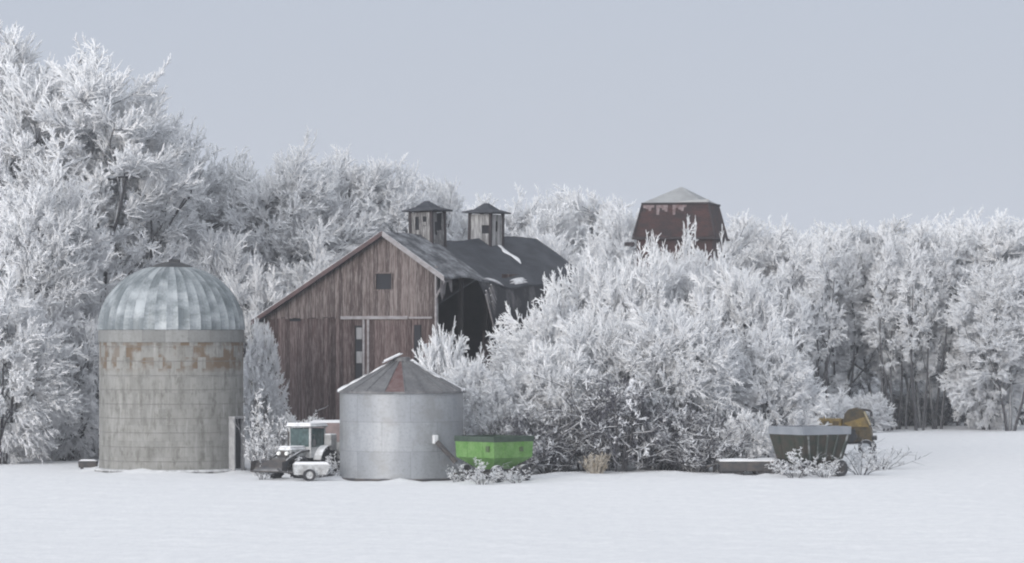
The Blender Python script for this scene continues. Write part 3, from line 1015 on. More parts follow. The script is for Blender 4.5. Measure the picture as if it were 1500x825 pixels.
for k in range(60):
    v0 = .15 + k * .25
    w_.tone = rb.random() * .6
    if v0 > BL - .2: break
    if v0 < 4.6:
        zt = 4.2 - v0 * .3 + rb.uniform(-.8, .5)
    elif v0 < 6.5: zt = 6.0 + rb.uniform(-1, 1)
    else: zt = RZ - .2
    w_.box(BW, BW + .03, v0, v0 + .235, -.3, zt)
w_.build('side_wall', M['board_low'], barn)
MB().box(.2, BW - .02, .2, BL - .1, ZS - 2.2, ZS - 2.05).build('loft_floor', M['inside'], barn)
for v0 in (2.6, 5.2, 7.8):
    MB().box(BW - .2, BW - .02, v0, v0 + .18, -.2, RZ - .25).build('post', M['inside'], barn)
MB().box(BW - .01, BW + .08, -.06, .14, -.3, RZ + .1).build('corner_post', M['trim'], barn)
# right roof slope
def sag(v): return -.30 * math.exp(-((v - 6.4) / 2.6) ** 2) + .10 * math.exp(-((v - 13) / 2.5) ** 2)
RUN = 11.16 - PU
def rslope(v, s): # s 0..1 ridge to eave
    uu = PU + s * RUN
    z = PZ - s * RUN * ks + sag(v) + .05 * math.sin(v * 2.1 + s * 4) * s
    z -= .35 * max(0, s - .35) ** 1.5 * (1 / (1 + math.exp(-(v - 4.5) * 2)))
    return (uu, v, z + .04)
V1 = 4.1
MB().grid(lambda a, b: rslope(-.45 + (V1 + .45) * a, b), 24, 16, thick=.10).build('roof_slope', M['shingle_worn'], barn, smooth=True, label='worn grey front stretch of the right roof slope')
MB().grid(lambda a, b: rslope(V1 + (BL + .3 - V1) * a, b), 44, 16, thick=.10).build('roof_slope', M['shingle'], barn, smooth=True, label='dark rear stretch of the right roof slope')
MB().grid(lambda a, b: (PU + .002 - (PU + .35) * b, -.45 + (BL + .75) * a, PZ - (PU + .35) * b * kl + sag(-.45 + (BL + .75) * a) * (1 - b) + .04), 30, 8, thick=.1).build('roof_slope', M['shingle'], barn, smooth=True)
# collapsed section hanging from the eave
def hang(a, b):
    v0 = 3.1 + 2.3 * b + (BL - 3.4 - 2.0 * b) * a
    ex, ey, ezz = rslope(v0, 1.0)
    drop = b * (3.3 + .5 * math.sin(v0 * 1.7) + .25 * math.sin(v0 * 4.1))
    bul = .28 * math.sin(b * 3.1) + .12 * math.sin(v0 * 2.3 + b * 5) * b
    return (ex - .06 + bul - .25 * b, v0, ezz - .03 - drop)
MB().grid(hang, 50, 18, thick=.07).build('hanging_roof', M['shingle_torn'], barn, smooth=True)
for q in range(7):
    b0 = rb.uniform(0, .3); b1 = rb.uniform(.7, 1.0); aa = rb.uniform(0, .1)
    p0 = Vector(hang(aa, b0)) + Vector((.08, -.05, 0)); p1 = Vector(hang(aa + rb.uniform(0, .05), b1)) + Vector((.1, -.1, 0))
    MB().tube(p0, p1, .045, .035, 5).build('broken_lath', M['trim'], barn)
# rake boards
MB().hexa([(-.42, -.50, rz(-.42) - .17), (-.42, -.44, rz(-.42) - .17), (PU, -.44, PZ - .17), (PU, -.50, PZ - .17)],
          [(-.42, -.50, rz(-.42) + .07), (-.42, -.44, rz(-.42) + .07), (PU, -.44, PZ + .08), (PU, -.50, PZ + .08)]).build('rake_board', M['redtrim'], barn, label='dark red rake board of the left slope')
MB().hexa([(PU + .01, -.50, PZ - .2), (PU + .01, -.44, PZ - .2), (11.25, -.44, rz(11.25) - .2), (11.25, -.50, rz(11.25) - .2)],
          [(PU + .01, -.50, PZ + .08), (PU + .01, -.44, PZ + .08), (11.25, -.44, rz(11.25) + .08), (11.25, -.50, rz(11.25) + .08)]).build('rake_board', M['trim'], barn, label='pale grey rake board of the right slope')
s_ = MB(); s_.hexa([(-.4, -.43, rz(-.4) + .075), (-.4, -.1, rz(-.4) + .075), (PU - .2, -.1, rz(PU - .2) + .075), (PU - .2, -.43, rz(PU - .2) + .075)],
                   [(-.4, -.40, rz(-.4) + .13), (-.4, -.13, rz(-.4) + .13), (PU - .2, -.13, rz(PU - .2) + .13), (PU - .2, -.40, rz(PU - .2) + .13)])
s_.build('roof_frost', M['snow'], barn)
# torn eave return
tr = MB(); tr.grid(lambda a, b: (11.0 + .05 * math.sin(9 * a), -.45 + 1.15 * a, rz(11.1) - .05 - b * (.75 + .35 * math.sin(7 * a) + .2 * math.sin(17 * a)) + .1 * a), 10, 5, thick=.05)
tr.build('torn_soffit', M['trim'], barn)
b_ = MB(); b_.tube((BW + .05, -.1, 8.3), (11.1, -.2, 9.2), .06, .05, 6); b_.build('brace', M['trim'], barn)
# window
a, b, c0, c1, _ = opens[0]
MB().box(a - .02, b + .02, .05, .09, c0 - .02, c1 + .02).build('window_dark_panel', M['hole'], barn)  # dark panel painted as the shade behind the window
fr = MB()
fr.box(a - .07, a, -.05, -.031 + .03, c0 - .07, c1 + .07); fr.box(b, b + .07, -.05, -.001, c0 - .07, c1 + .07)
fr.box(a, b, -.05, -.001, c1, c1 + .07); fr.box(a, b, -.05, -.001, c0 - .07, c0)
fr.build('window_frame', M['board_up'], barn)
# door track, door leaf, gaps
tk = MB(); tk.tone = .9
tk.box(u_of(500), u_of(598), -.075, -.04, ZS - .06, ZS + .10); tk.box(u_of(600), u_of(634), -.075, -.04, ZS - .04, ZS + .06)
tk.build('door_track', M['trim'], barn)
dd = MB()
u0 = u_of(541); u1 = u_of(603); nb = 8
for k in range(nb):
    dd.tone = rb.random()
    dd.box(u0 + (u1 - u0) * k / nb, u0 + (u1 - u0) * (k + 1) / nb - .012, -.01, .02, .2, ZS - .1)
dd.build('sliding_door', M['board_low'], barn)
for px in (533, 539.5):
    q = u_of(px); MB().box(q - .06, q + .06, -.04, .0 + .025, .3, ZS - .07).build('door_jamb', M['trim'], barn)
for a, b, c0, c1, wh in opens[1:]:
    MB().box(a - .03, b + .03, .075, .10, c0, c1).build('gap', M['hole'], barn)  # dark strips painting the shade behind the wall openings
a, b, c0, c1, _ = opens[2]
for z0, z1 in ((zz(497, 6), zz(480, 6)), (zz(532, 6), zz(515, 6))):
    MB().box(a + .02, b - .02, .045, .07, z0, z1).build('loose_board', M['board_grey'], barn)
# frost on the roof
for (v0, v1, s0, s1, sd) in ((9.75, 10.15, .18, .60, 1), (7.0, 8.4, .86, .97, 5), (4.0, 5.6, .93, 1.0, 6)):
    def pf(a, b, v0=v0, v1=v1, s0=s0, s1=s1, sd=sd):
        k = math.sin(b * math.pi) ** .4
        mid = (v0 + v1) / 2 + .12 * math.sin(b * 9 + sd)
        v = mid + (a - .5) * (v1 - v0) * (.3 + .7 * k) * (1 + .3 * math.sin(b * 17 + sd))
        p = rslope(v, s0 + (s1 - s0) * b)
        e = min(min(a, 1 - a), min(b, 1 - b)) * 5
        return (p[0], p[1], p[2] + .005 + .05 * min(1, e))
    MB().grid(pf, 10, 16, thick=.05).build('snow_patch', M['snow'] if sd == 1 else M['trim'], barn, smooth=True)


def cupola(v, tilt, light):
    base = PZ + sag(v)
    mt = Matrix.Translation((PU + .05, v, 0)) @ Matrix.Rotation(tilt, 4, 'Y')
    def place(mb): return mb
    mt = Matrix.Translation((PU + .05, v, base - .55)) @ Matrix.Rotation(tilt, 4, 'Y')
    h = 1.86; s = .64
    wl = MB()
    # corner posts + louvre boards, open dark lights between
    for (ax, ay) in ((-1, -1), (1, -1), (1, 1), (-1, 1)):
        wl.tone = .4; wl.box(ax * s - .07, ax * s + .07, ay * s - .07, ay * s + .07, -.2, h, mt)
    cw = wl.build('cupola', M['brownedge'], barn, label='left cupola, darker with a ragged hole' if v < 6 else 'right cupola, paler boards with a small black hole')
    fb = MB()
    rr = random.Random(int(v * 10))
    nbrd = 5
    for side in range(4):
        ms = mt @ Matrix.Rotation(side * math.pi / 2, 4, 'Z')
        for k in range(nbrd):
            fb.tone = rr.random() * (1 if light else .55) + (.3 if light else 0)
            xa = -s + .07 + (2 * s - .14) * k / nbrd; xb = -s + .07 + (2 * s - .14) * (k + 1) / nbrd - .01
            zt, zb = h - .06, -.2
            if not light and side == 0 and k in (1, 3):
                fb.box(xa, xb, -s - .01, -s + .02, zb, .8 + .1 * k, ms); fb.box(xa, xb, -s - .01, -s + .02, 1.58, zt, ms)
                if k == 3: fb.box(xa - .05, xb - .02, -s - .03, -s - .012, 1.12, 1.3, ms)
            elif not light and side == 1 and k in (1, 2, 3):
                fb.box(xa, xb, -s - .01, -s + .02, zb, .45 + .5 * rr.random(), ms)
                if k == 1: fb.box(xa, xb, -s - .01, -s + .02, 1.3, zt, ms)
            elif light and side == 1 and k in (2,):
                fb.box(xa, xb, -s - .01, -s + .02, zb, .9, ms); fb.box(xa, xb, -s - .01, -s + .02, 1.45, zt, ms)
            elif light and side == 0 and k in (3, 4):
                fb.box(xa, xb, -s - .01, -s + .02, zb, .78, ms); fb.box(xa, xb, -s - .01, -s + .02, 1.22, zt, ms)
            else:
                fb.box(xa, xb, -s - .01, -s + .02, zb, zt, ms)
    fb.build('cupola_boards', M['board_cup'], cw)
    core = MB(); core.box(-s + .08, s - .08, -s + .08, s - .08, -.2, h - .1, mt); core.build('cupola_dark_block', M['hole'], cw)  # near-black block painted as the shade inside the cupola
    ro = MB()
    e = .96
    ro.hexa([mt @ Vector(p) for p in ((-e, -e, h), (e, -e, h), (e, e, h), (-e, e, h))], [mt @ Vector(p) for p in ((-e, -e, h + .07), (e, -e, h + .07), (e, e, h + .07), (-e, e, h + .07))])
    g = .56
    ro.hexa([mt @ Vector(p) for p in ((-e + .02, -e + .02, h + .072), (e - .02, -e + .02, h + .072), (e - .02, e - .02, h + .072), (-e + .02, e - .02, h + .072))],
            [mt @ Vector(p) for p in ((-g, -g, h + .20), (g, -g, h + .20), (g, g, h + .20), (-g, g, h + .20))])
    ro.hexa([mt @ Vector(p) for p in ((-g + .05, -g + .05, h + .202), (g - .05, -g + .05, h + .202), (g - .05, g - .05, h + .202), (-g + .05, g - .05, h + .202))],
            [mt @ Vector(p) for p in ((-.07, -.12, h + .55), (.07, -.12, h + .55), (.07, .12, h + .55), (-.07, .12, h + .55))])
    ro.build('cupola_roof', M['shingle'], cw)


cupola(3.9, R(-1.5), False)
cupola(9.8, R(1), True)

# ------------------------------------------------------------------ brown tower behind
TD = 200.0
t = thing('brown_tower_building', 998, TD, 'tall brown shingled building with flared sides and grey peaked tin roof above the thicket', 'building', rotz=R(-13))
def ring(s, z): return [(-s, -s, z), (s, -s, z), (s, s, z), (-s, s, z)]
z1 = Z(347, TD); z2 = Z(299, TD); z3 = Z(273, TD)
MB().hexa(ring(2.25, -.3), ring(2.25, z1)).build('wall', M['brownwall'], t)
MB().hexa(ring(2.42, z1 - .02), ring(1.95, z2)).build('steep_roof', M['brownwall'], t)
MB().hexa(ring(2.50, z1 - .16), ring(2.50, z1 - .03)).build('ledge', M['brownedge'], t)
for (ax, ay) in ((-1, -1), (1, -1)):
    MB().tube((ax * 2.44, ay * 2.44, z1), (ax * 1.97, ay * 1.97, z2), .07, .06, 6).build('corner_board', M['brownedge'], t)
MB().hexa(ring(2.0, z2 - .05), ring(2.03, z2 + .06)).build('eave', M['brownedge'], t)
tp = MB(); tp.hexa([(-1.95, -2.0, z2 + .062), (1.7, -2.0, z2 + .062), (1.9, 2.0, z2 + .062), (-1.95, 2.0, z2 + .062)], ring(.05, z3))
tp.build('peaked_roof', M['tinroof'], t)
MB().hexa([(-.0, -1.99, z2 + .07), (1.98, -2.02, z2 + .07), (1.98, -1.90, z2 + .07), (0, -1.90, z2 + .07)], [(.3, -1.98, z2 + .13), (1.97, -2.0, z2 + .24), (1.97, -1.93, z2 + .24), (.3, -1.92, z2 + .13)]).build('eave_board', M['tinroof'], t)
for k in range(16):
    if k in (4, 9, 10): continue
    xx = -1.9 + k * .16; ln = (.10 + .10 * (k % 3) + rb.uniform(0, .08)) * (1.5 if k in (5, 11) else 1); wd = .15
    fz = (z2 - z1 + .02) / .47
    MB().hexa([(xx, -1.985 - (ln) / fz, z2 - .1 - ln), (xx + wd, -1.985 - ln / fz, z2 - .1 - ln), (xx + wd, -1.95 - ln / fz, z2 - .1 - ln), (xx, -1.95 - ln / fz, z2 - .1 - ln)],
              [(xx - .03, -1.985, z2 - .08), (xx + wd + .03, -1.985, z2 - .08), (xx + wd + .03, -1.95, z2 - .08), (xx - .03, -1.95, z2 - .08)]).build('peeling_board', M['peeled'], t)
MB().box(-2.95, -2.4, -2.45, -2.2, z1 - .55, z1 - .32).build('beam_end', M['brownedge'], t)


# ------------------------------------------------------------------ wheels
def wheel(parent, x, y, z, r, w, axis_rot=0.0, rimm=None, name='wheel', lug=0):
    """wheel whose axle runs along local y"""
    mt = Matrix.Translation((x, y, z)) @ Matrix.Rotation(axis_rot, 4, 'Z') @ Matrix.Rotation(R(90), 4, 'X')
    ty = MB()
    h = w / 2
    ty.lathe([(r * .55, -h * .8), (r * .8, -h), (r * .95, -h * .9), (r, -h * .5), (r, h * .5), (r * .95, h * .9), (r * .8, h), (r * .55, h * .8)], 28, mt, close=True)
    if lug:
        for k in range(lug):
            a = 2 * math.pi * k / lug
            for sgn in (-1, 1):
                lm = mt @ Matrix.Rotation(a + (0 if sgn > 0 else math.pi / lug), 4, 'Z') @ Matrix.Translation((r + .0, 0, sgn * h * .45)) @ Matrix.Rotation(R(35) * sgn, 4, 'X')
                ty.box(-.03, .04, -.03, .03, -h * .5, h * .5, lm)
    root = ty.build(name, M['tyre'], parent, smooth=True)
    ri = MB(); ri.lathe([(r * .56, -h * .6), (r * .5, -h * .35), (r * .18, -h * .2), (r * .16, -h * .7), (.01, -h * .72)], 20, mt)
    ri.lathe([(.01, h * .72), (r * .16, h * .7), (r * .18, h * .2), (r * .5, h * .35), (r * .56, h * .6)], 20, mt)
    ri.build('rim', rimm or M['galv'], root, smooth=True)
    return root


# ------------------------------------------------------------------ white tractor with loader
M['white'] = mat('chalky_white_paint', (0.50, 0.51, 0.515), (0.30, 0.30, 0.30), nscale=4, rough=0.6, frost=0.9, frost_lo=.3, frost_hi=.7, grime=.75)
M['engine'] = mat('grey_iron', (0.035, 0.035, 0.038), (0.10, 0.10, 0.10), nscale=5, frost=0.6, frost_lo=.5, frost_hi=.95)
t = thing('tractor', 440, 154.5, 'small white cab tractor with snow on its hood and front loader, between silo and bin', 'tractor', rotz=R(180 + 60))
hd = MB(); hd.box(.05, 1.35, -.36, .36, .98, 1.42, bev=.07); hd.build('hood', M['white'], t)
gr = MB(); gr.box(1.352, 1.42, -.30, .30, .72, 1.30, bev=.02); gr.build('grille', M['steel_dark'], t)
for s in (-1, 1):
    MB().tube((1.42, s * .22, 1.18), (1.50, s * .22, 1.18), .10, .085, 14).build('headlight', mat('lamp_glass', (.75, .76, .74), rough=.3), t, smooth=True)
en = MB(); en.box(-.9, 1.34, -.22, .22, .5, .975, bev=.05); en.box(-.2, .9, -.3, .3, .62, .9, bev=.04); en.build('engine', M['engine'], t)
cb = MB()
for (x, y) in ((-1.12, -.58), (-1.12, .58), (.02, -.56), (.02, .56)):
    cb.box(x - .045, x + .045, y - .045, y + .045, 1.05, 2.32)
cb.box(-1.16, .06, -.62, -.56, .95, 1.42); cb.box(-1.16, .06, .56, .62, .95, 1.42); cb.box(.0, .06, -.559, .559, .95, 1.44); cb.box(-1.16, -1.10, -.559, .559, .95, 1.5)
cb.box(-1.1, .0, -.555, .555, .93, .96)
cab = cb.build('cab', M['white'], t)
MB().box(.02, .035, -.51, .51, 1.45, 2.28).build('windshield', M['glass'], cab)
MB().box(-1.06, -.04, -.60, -.585, 1.43, 2.28).build('side_window', M['glass'], cab)
MB().box(-1.06, -.04, .585, .60, 1.43, 2.28).build('side_window', M['glass'], cab)
MB().box(-1.125, -1.11, -.53, .53, 1.5, 2.28).build('rear_window', M['glass'], cab)
rfm = MB(); rfm.box(-1.28, .18, -.70, .70, 2.325, 2.45, bev=.05); rr_ = rfm.build('cab_roof', M['white'], cab)
MB().box(-1.24, .14, -.66, .66, 2.452, 2.53, bev=.035).build('roof_snow', M['snow'], rr_)
MB().box(.1, 1.3, -.33, .33, 1.425, 1.50, bev=.035).build('hood_snow', M['snow'], t)
for s in (-1, 1):
    wheel(t, -.95, s * .80, .68, .70, .36, lug=18, rimm=M['engine'])
    wheel(t, .95, s * .68, .50, .51, .28, lug=14, rimm=M['engine'])
    fd = MB(); fd.grid(lambda a, b, s=s: (-.95 + .82 * math.cos(R(15 + 150 * a)), s * (.60 + .42 * b), .68 + .82 * math.sin(R(15 + 150 * a))), 12, 2, thick=.04)
    fd.build('fender', M['white'], t)
MB().box(.98, 1.12, -.55, .55, .42, .52).build('front_axle', M['steel_dark'], t)
for s in (-1, 1):
    MB().path([(.0, s * .55, 2.0), (.12, s * .85, 2.0), (.12, s * .85, 1.75)], .02, 5).build('mirror_arm', M['cap'], t)
    MB().box(.10, .14, s * .85 - .09, s * .85 + .09, 1.5, 1.78, bev=.01).build('mirror', M['cap'], t)
    hs = MB(); hs.path([(.9, s * .34, .95), (1.2, s * .45, 1.25), (1.6, s * .42, 1.1), (1.9, s * .45, .95)], .022, 5); hs.build('hose', M['cap'], t)
MB().box(1.28, 1.5, -.42, .42, .55, .70, bev=.02).build('front_weight', M['cap'], t)
MB().box(-.9, -.2, -.95, -.66, .55, .62).build('step', M['cap'], t)
MB().tube((.55, -.28, 1.4), (.55, -.28, 2.15), .045, .045, 10).build('exhaust', M['steel_dark'], t)
ld = MB()
for s in (-1, 1):
    ld.path([(-.1, s * .5, 1.3), (.7, s * .5, 1.25), (1.7, s * .5, .95), (2.15, s * .5, .72)], .06, 6)
    ld.tube((.4, s * .5, .7), (1.5, s * .5, .95), .04, .04, 6)
ld.box(1.6, 1.72, -.5, .5, .88, .98)
ld.build('loader_arms', M['engine'], t)
bk = MB()
bk.grid(lambda a, b: (2.2 + .6 * b + .0, -.85 + 1.7 * a, .9 - .50 * math.sin(R(180 * b * .62))), 2, 8, thick=.04)
bk.add([(2.2, -.85, .9), (2.35, -.85, .42), (2.6, -.85, .34), (2.8, -.85, .40), (2.75, -.85, .85)], [(0, 1, 2, 3, 4)])
bk.add([(2.2, .85, .9), (2.35, .85, .42), (2.6, .85, .34), (2.8, .85, .40), (2.75, .85, .85)], [(4, 3, 2, 1, 0)])
bkt = bk.build('bucket', M['steel_dark'], t)

MB().box(-1.55, -1.0, .62, 1.0, 1.25, 2.02, bev=.05).build('side_tank', M['white'], t)

# white utility cart in front of the tractor
t = thing('utility_cart', 455, 151.5, 'low white utility cart with small dark wheels in front of the tractor', 'cart', rotz=R(8))
MB().hexa([(-.75, -.4, .28), (.68, -.4, .28), (.68, .4, .28), (-.75, .4, .28)], [(-.78, -.45, .74), (.86, -.45, .74), (.86, .45, .74), (-.78, .45, .74)]).build('box', M['white'], t)
MB().hexa([(-.74, -.41, .742), (.8, -.41, .742), (.8, .41, .742), (-.74, .41, .742)], [(-.66, -.3, .84), (.7, -.3, .84), (.7, .3, .84), (-.66, .3, .84)]).build('snow_load', M['snow'], t)
for s in (-1, 1): wheel(t, -.1, s * .56, .28, .29, .17, rimm=M['white'])
MB().path([(-.75, 0, .35), (-1.3, 0, .4), (-1.5, 0, .55)], .035).build('drawbar', M['steel_dark'], t)
MB().tube((-.1, -.5, .28), (-.1, .5, .28), .03).build('axle', M['steel_dark'], t)

# faded wagon half hidden behind the bin
M['pink'] = mat('faded_pink_boards', (0.315, 0.247, 0.240), (0.225, 0.180, 0.180), nscale=3, frost=.6, rough=.8)
t = thing('faded_wagon', 497, 160, 'faded pinkish wagon box on big dark wheels, mostly hidden behind the round bin', 'wagon', rotz=R(12))
wb = MB()
wb.hexa([(-1.15, -.8, 1.55), (1.2, -.8, 1.55), (1.2, .8, 1.55), (-1.15, .8, 1.55)], [(-1.35, -1, 2.45), (1.4, -1, 2.45), (1.4, 1, 2.45), (-1.35, 1, 2.45)])
wb.build('box', M['pink'], t)
MB().hexa([(-1.0, -.62, .95), (1.0, -.62, .95), (1.0, .62, .95), (-1.0, .62, .95)], [(-1.14, -.78, 1.547), (1.19, -.78, 1.547), (1.19, .78, 1.547), (-1.14, .78, 1.547)]).build('hopper', M['white'], t)
MB().box(-1.3, 1.3, -.35, .35, .72, .945).build('chassis', M['steel_dark'], t)
for x in (-.72, .9):
    for s in (-1, 1): wheel(t, x, s * .95, .62, .64, .28, lug=16)
MB().hexa([(-1.3, -.95, 2.453), (1.35, -.95, 2.453), (1.35, .95, 2.453), (-1.3, .95, 2.453)], [(-1.1, -.7, 2.55), (1.1, -.7, 2.55), (1.1, .7, 2.55), (-1.1, .7, 2.55)]).build('snow_load', M['snow'], t)


# ------------------------------------------------------------------ gravity wagons
def gravity_wagon(px, D, L2, W2, zr, zb, zlow, rim_h, body, rimm, label, name, rot, hopper_cut, ribs, inner, rimc, taper=0.25):
    t = thing(name, px, D, label, 'wagon', rotz=rot)
    bx = MB()
    a, b = L2, W2
    # four wall panels with a real open top
    def panel(p0, p1, q0, q1, th=.05):
        p0, p1, q0, q1 = map(Vector, (p0, p1, q0, q1))
        nn = (p1 - p0).cross(q0 - p0).normalized() * -th
        bx.hexa([p0, p1, p1 + nn, p0 + nn], [q0, q1, q1 + nn, q0 + nn])
    lo_ = [(-a + taper, -b + taper), (a - taper, -b + taper), (a - taper, b - taper), (-a + taper, b - taper)] if hopper_cut == 0 else [(-a, -b), (a, -b), (a, b), (-a, b)]
    hi = [(-a, -b), (a, -b), (a, b), (-a, b)]
    for i in range(4):
        j = (i + 1) % 4
        panel((*lo_[i], zb), (*lo_[j], zb), (*hi[i], zr - rim_h), (*hi[j], zr - rim_h))
    bx.build('box', body, t)
    rm = MB()
    for i in range(4):
        j = (i + 1) % 4
        p, q = hi[i], hi[j]
        ex = .03
        x0, x1 = min(p[0], q[0]) - ex, max(p[0], q[0]) + ex
        y0, y1 = min(p[1], q[1]) - ex, max(p[1], q[1]) + ex
        if i % 2 == 0: rm.box(x0, x1, y0, y1, zr - rim_h, zr)
        else: rm.box(x0, x1, y0 + .065, y1 - .065, zr - rim_h, zr - .002)
    rm.build('rim_board', rimm, t)
    lw = [(-.35, -.35), (.35, -.35), (.35, .35), (-.35, .35)]
    hp = MB(); hp.hexa([(*p, zlow) for p in [(-a * .42, -b * .42), (a * .42, -b * .42), (a * .42, b * .42), (-a * .42, b * .42)]], [(p[0] * .99, p[1] * .99, zb - .003) for p in lo_])
    hp.build('hopper', body, t)
    ld_ = MB(); ld_.hexa([(p[0] * .93, p[1] * .93, zr - .42) for p in hi], [(p[0] * .9, p[1] * .9, zr - .3) for p in hi]); ld_.build('load', inner, t)
    ch = MB()
    for y in (-.3, .3): ch.box(-a * 1.0, a * 1.0, y - .06, y + .06, zlow - .12, zlow - .003)
    for x in (-a * .68, a * .68): ch.box(x - .06, x + .06, -b * .75, b * .75, zlow - .24, zlow - .123)
    ch.build('chassis', M['steel_dark'], t)
    for x in (-a * .68, a * .68):
        for s in (-1, 1): wheel(t, x, s * b * .84, .37, .39, .24, rimm=rimc)
    if ribs:
        for i in range(ribs):
            xx = -a * .85 + 1.7 * a * i / (ribs - 1)
            MB().hexa([(xx * .75, -b + taper - .08, zb), (xx * .75 + .06, -b + taper - .08, zb), (xx * .75 + .06, -b + taper - .0, zb), (xx * .75, -b + taper, zb)],
                      [(xx, -b - .08, zr - rim_h - .01), (xx + .06, -b - .08, zr - rim_h - .01), (xx + .06, -b, zr - rim_h - .01), (xx, -b, zr - rim_h - .01)]).build('rib', ribm, t)
            MB().hexa([(a - taper + .0, xx * .6 * b / a, zb), (a - taper + .08, xx * .6 * b / a, zb), (a - taper + .08, xx * .6 * b / a + .06, zb), (a - taper, xx * .6 * b / a + .06, zb)],
                      [(a, xx * b / a, zr - rim_h - .01), (a + .08, xx * b / a, zr - rim_h - .01), (a + .08, xx * b / a + .06, zr - rim_h - .01), (a, xx * b / a + .06, zr - rim_h - .01)]).build('rib', ribm, t)
    for q in (-1, 1):
        for yy in (-b - .005, b + .005):
            MB().tube((q * a * .5, yy, zr - rim_h), (q * a * .5 * .95, yy - math.copysign(taper * .96, yy), zb), .022, .022, 5).build('stiffener', body, t)
        for xx in (-a - .005, a + .005):
            MB().tube((xx, q * b * .4, zr - rim_h), (xx - math.copysign(taper * .96, xx), q * b * .4, zb), .022, .022, 5).build('stiffener', body, t)
    MB().path([(-a, 0, zlow - .1), (-a - 1.0, 0, .45), (-a - 1.25, 0, .4)], .05).build('drawbar', M['steel_dark'], t)
    return t


M['green'] = mat('faded_green_paint', (0.075, 0.19, 0.035), (0.125, 0.24, 0.075), nscale=2.5, rough=0.6, grime=.45)
M['dgreen'] = mat('dark_green_rim', (0.018, 0.035, 0.024), (0.035, 0.055, 0.04), nscale=4, rough=.7)
M['darkload'] = mat('dark_load', (0.04, 0.04, 0.045), (0.3, 0.3, 0.32), nscale=4, lohi=(.45, .7), rough=1)
ribm = M['dgreen']
gw = gravity_wagon(724, 149.5, 1.22, 1.22, 2.02, 1.08, .55, .24, M['green'], M['dgreen'],
                   'bright green gravity wagon with a dark rim, beside the round bin', 'gravity_wagon', R(45), 0, 0, M['darkload'], M['steel_dark'], taper=.03)
for sgn in (0, 1):
    e = MB()
    if sgn: e.box(.35, .55, -1.275, -1.272 + .05, 1.35, 1.55)
    else: e.box(-1.275, -1.23, -.95, -.75, 1.35, 1.6)
    e.build('dark_mark', mat('dark_green_mark', (0.05, .08, .03), rough=.5), gw)  # plain dark green marks on the box sides

M['olive'] = mat('dark_olive_steel', (0.016, 0.026, 0.018), (0.045, 0.034, 0.026), nscale=2.5, rough=.8, grime=.4)
M['gborder'] = mat('blue_grey_rim', (0.160, 0.176, 0.200), (0.208, 0.224, 0.248), nscale=2, rough=.6, frost=.4)
M['ribolive'] = mat('rimed_ribs', (0.05, 0.06, 0.055), (0.30, 0.31, 0.32), nscale=2.5, lohi=(.5, .68))
ribm = M['ribolive']
gravity_wagon(1186, 153.5, 1.36, 1.24, 2.27, .80, .52, .36, M['olive'], M['gborder'],
              'dark grey-green wagon with a blue-grey rim, standing right of the thicket', 'gravity_wagon', R(34), 0, 5, M['darkload'], M['steel_dark'], taper=.24)

# low dark running gear left of it
t = thing('flat_trailer', 1093, 154.5, 'low dark flat trailer with snow on top, left of the dark grey wagon', 'trailer', rotz=R(3))
MB().box(-1.35, 1.35, -.8, .8, .52, .66).build('deck', M['steel_dark'], t)
MB().grid(lambda a, b: (-1.3 + 2.6 * a, -.76 + 1.52 * b, .70 + .05 * math.sin(5 * a) * math.sin(6 * b) + .05 * math.sin(3.1 * b)), 12, 8, thick=.04).build('snow_cover', M['snow'], t, smooth=True)
sd_ = MB()
sd_.box(-1.3, 1.3, -.815, -.79, .22, .52); sd_.build('side_skirt', M['steel_dark'], t)
for x in (-.95, -.45, .6, 1.1):
    for s in (-1, 1): wheel(t, x, s * .66, .25, .27, .2, rimm=M['steel_dark'])
MB().path([(-1.35, 0, .5), (-1.8, 0, .4)], .05).build('drawbar', M['steel_dark'], t)

# ------------------------------------------------------------------ yellow combine
M['yellow'] = mat('faded_yellow_paint', (0.30, 0.20, 0.048), (0.17, 0.12, 0.055), nscale=1.6, rough=.6, grime=.6)
M['rust'] = mat('rusty_brown_sheet', (0.15, 0.105, 0.045), (0.06, 0.055, 0.045), nscale=2.2, rough=.85, grime=.5)
M['yellow_lt'] = mat('pale_yellow_paint', (0.42, 0.36, 0.24), (0.3, 0.24, 0.14), nscale=2, rough=.6)
t = thing('old_harvester', 1238, 184, 'old yellow harvesting machine with a rounded hump, behind the dark grey wagon', 'harvester', rotz=R(-10))
# hump body: profile in x-z, extruded along y
prof = [(-.05, .75), (-.12, 1.55), (.02, 2.25), (.25, 2.5), (.62, 2.58), (1.0, 2.45), (1.22, 2.0), (1.42, 1.45), (1.5, .75)]
hb_ = MB(); hb_.hexa([(x, -.75, z) for x, z in prof], [(x, .75, z) for x, z in prof]); hb_.build('body', M['rust'], t)
pp = MB(); pp.hexa([(x, -.755 + .0, z) for x, z in ((-.02, 1.75), (.3, 1.55), (1.35, 1.55), (1.15, 2.1))], [(x, -.80, z) for x, z in ((-.02, 1.75), (.3, 1.55), (1.35, 1.55), (1.15, 2.1))]); pp.build('side_panel', M['yellow'], t)
MB().box(-1.5, -.12, -.6, .6, 1.42, 1.98, bev=.05).build('deck', M['yellow'], t)
MB().box(-1.45, -.2, -.62, -.59, 1.3, 1.42).build('deck_skirt', M['yellow_lt'], t)
MB().tube((-1.42, -.5, 1.9), (-1.62, -.5, 2.38), .07, .05, 8).build('lever_post', M['steel_dark'], t)
MB().tube((-1.15, .2, 1.95), (-1.15, .2, 2.15), .04, .04, 8).build('filler_pipe', M['yellow'], t)
sp_ = MB(); sp_.path([(.7, -.3, 2.5), (1.25, -.3, 2.46), (1.42, -.3, 2.38), (1.46, -.3, 2.1)], .07, 8); sp_.build('spout', M['steel_dark'], t)
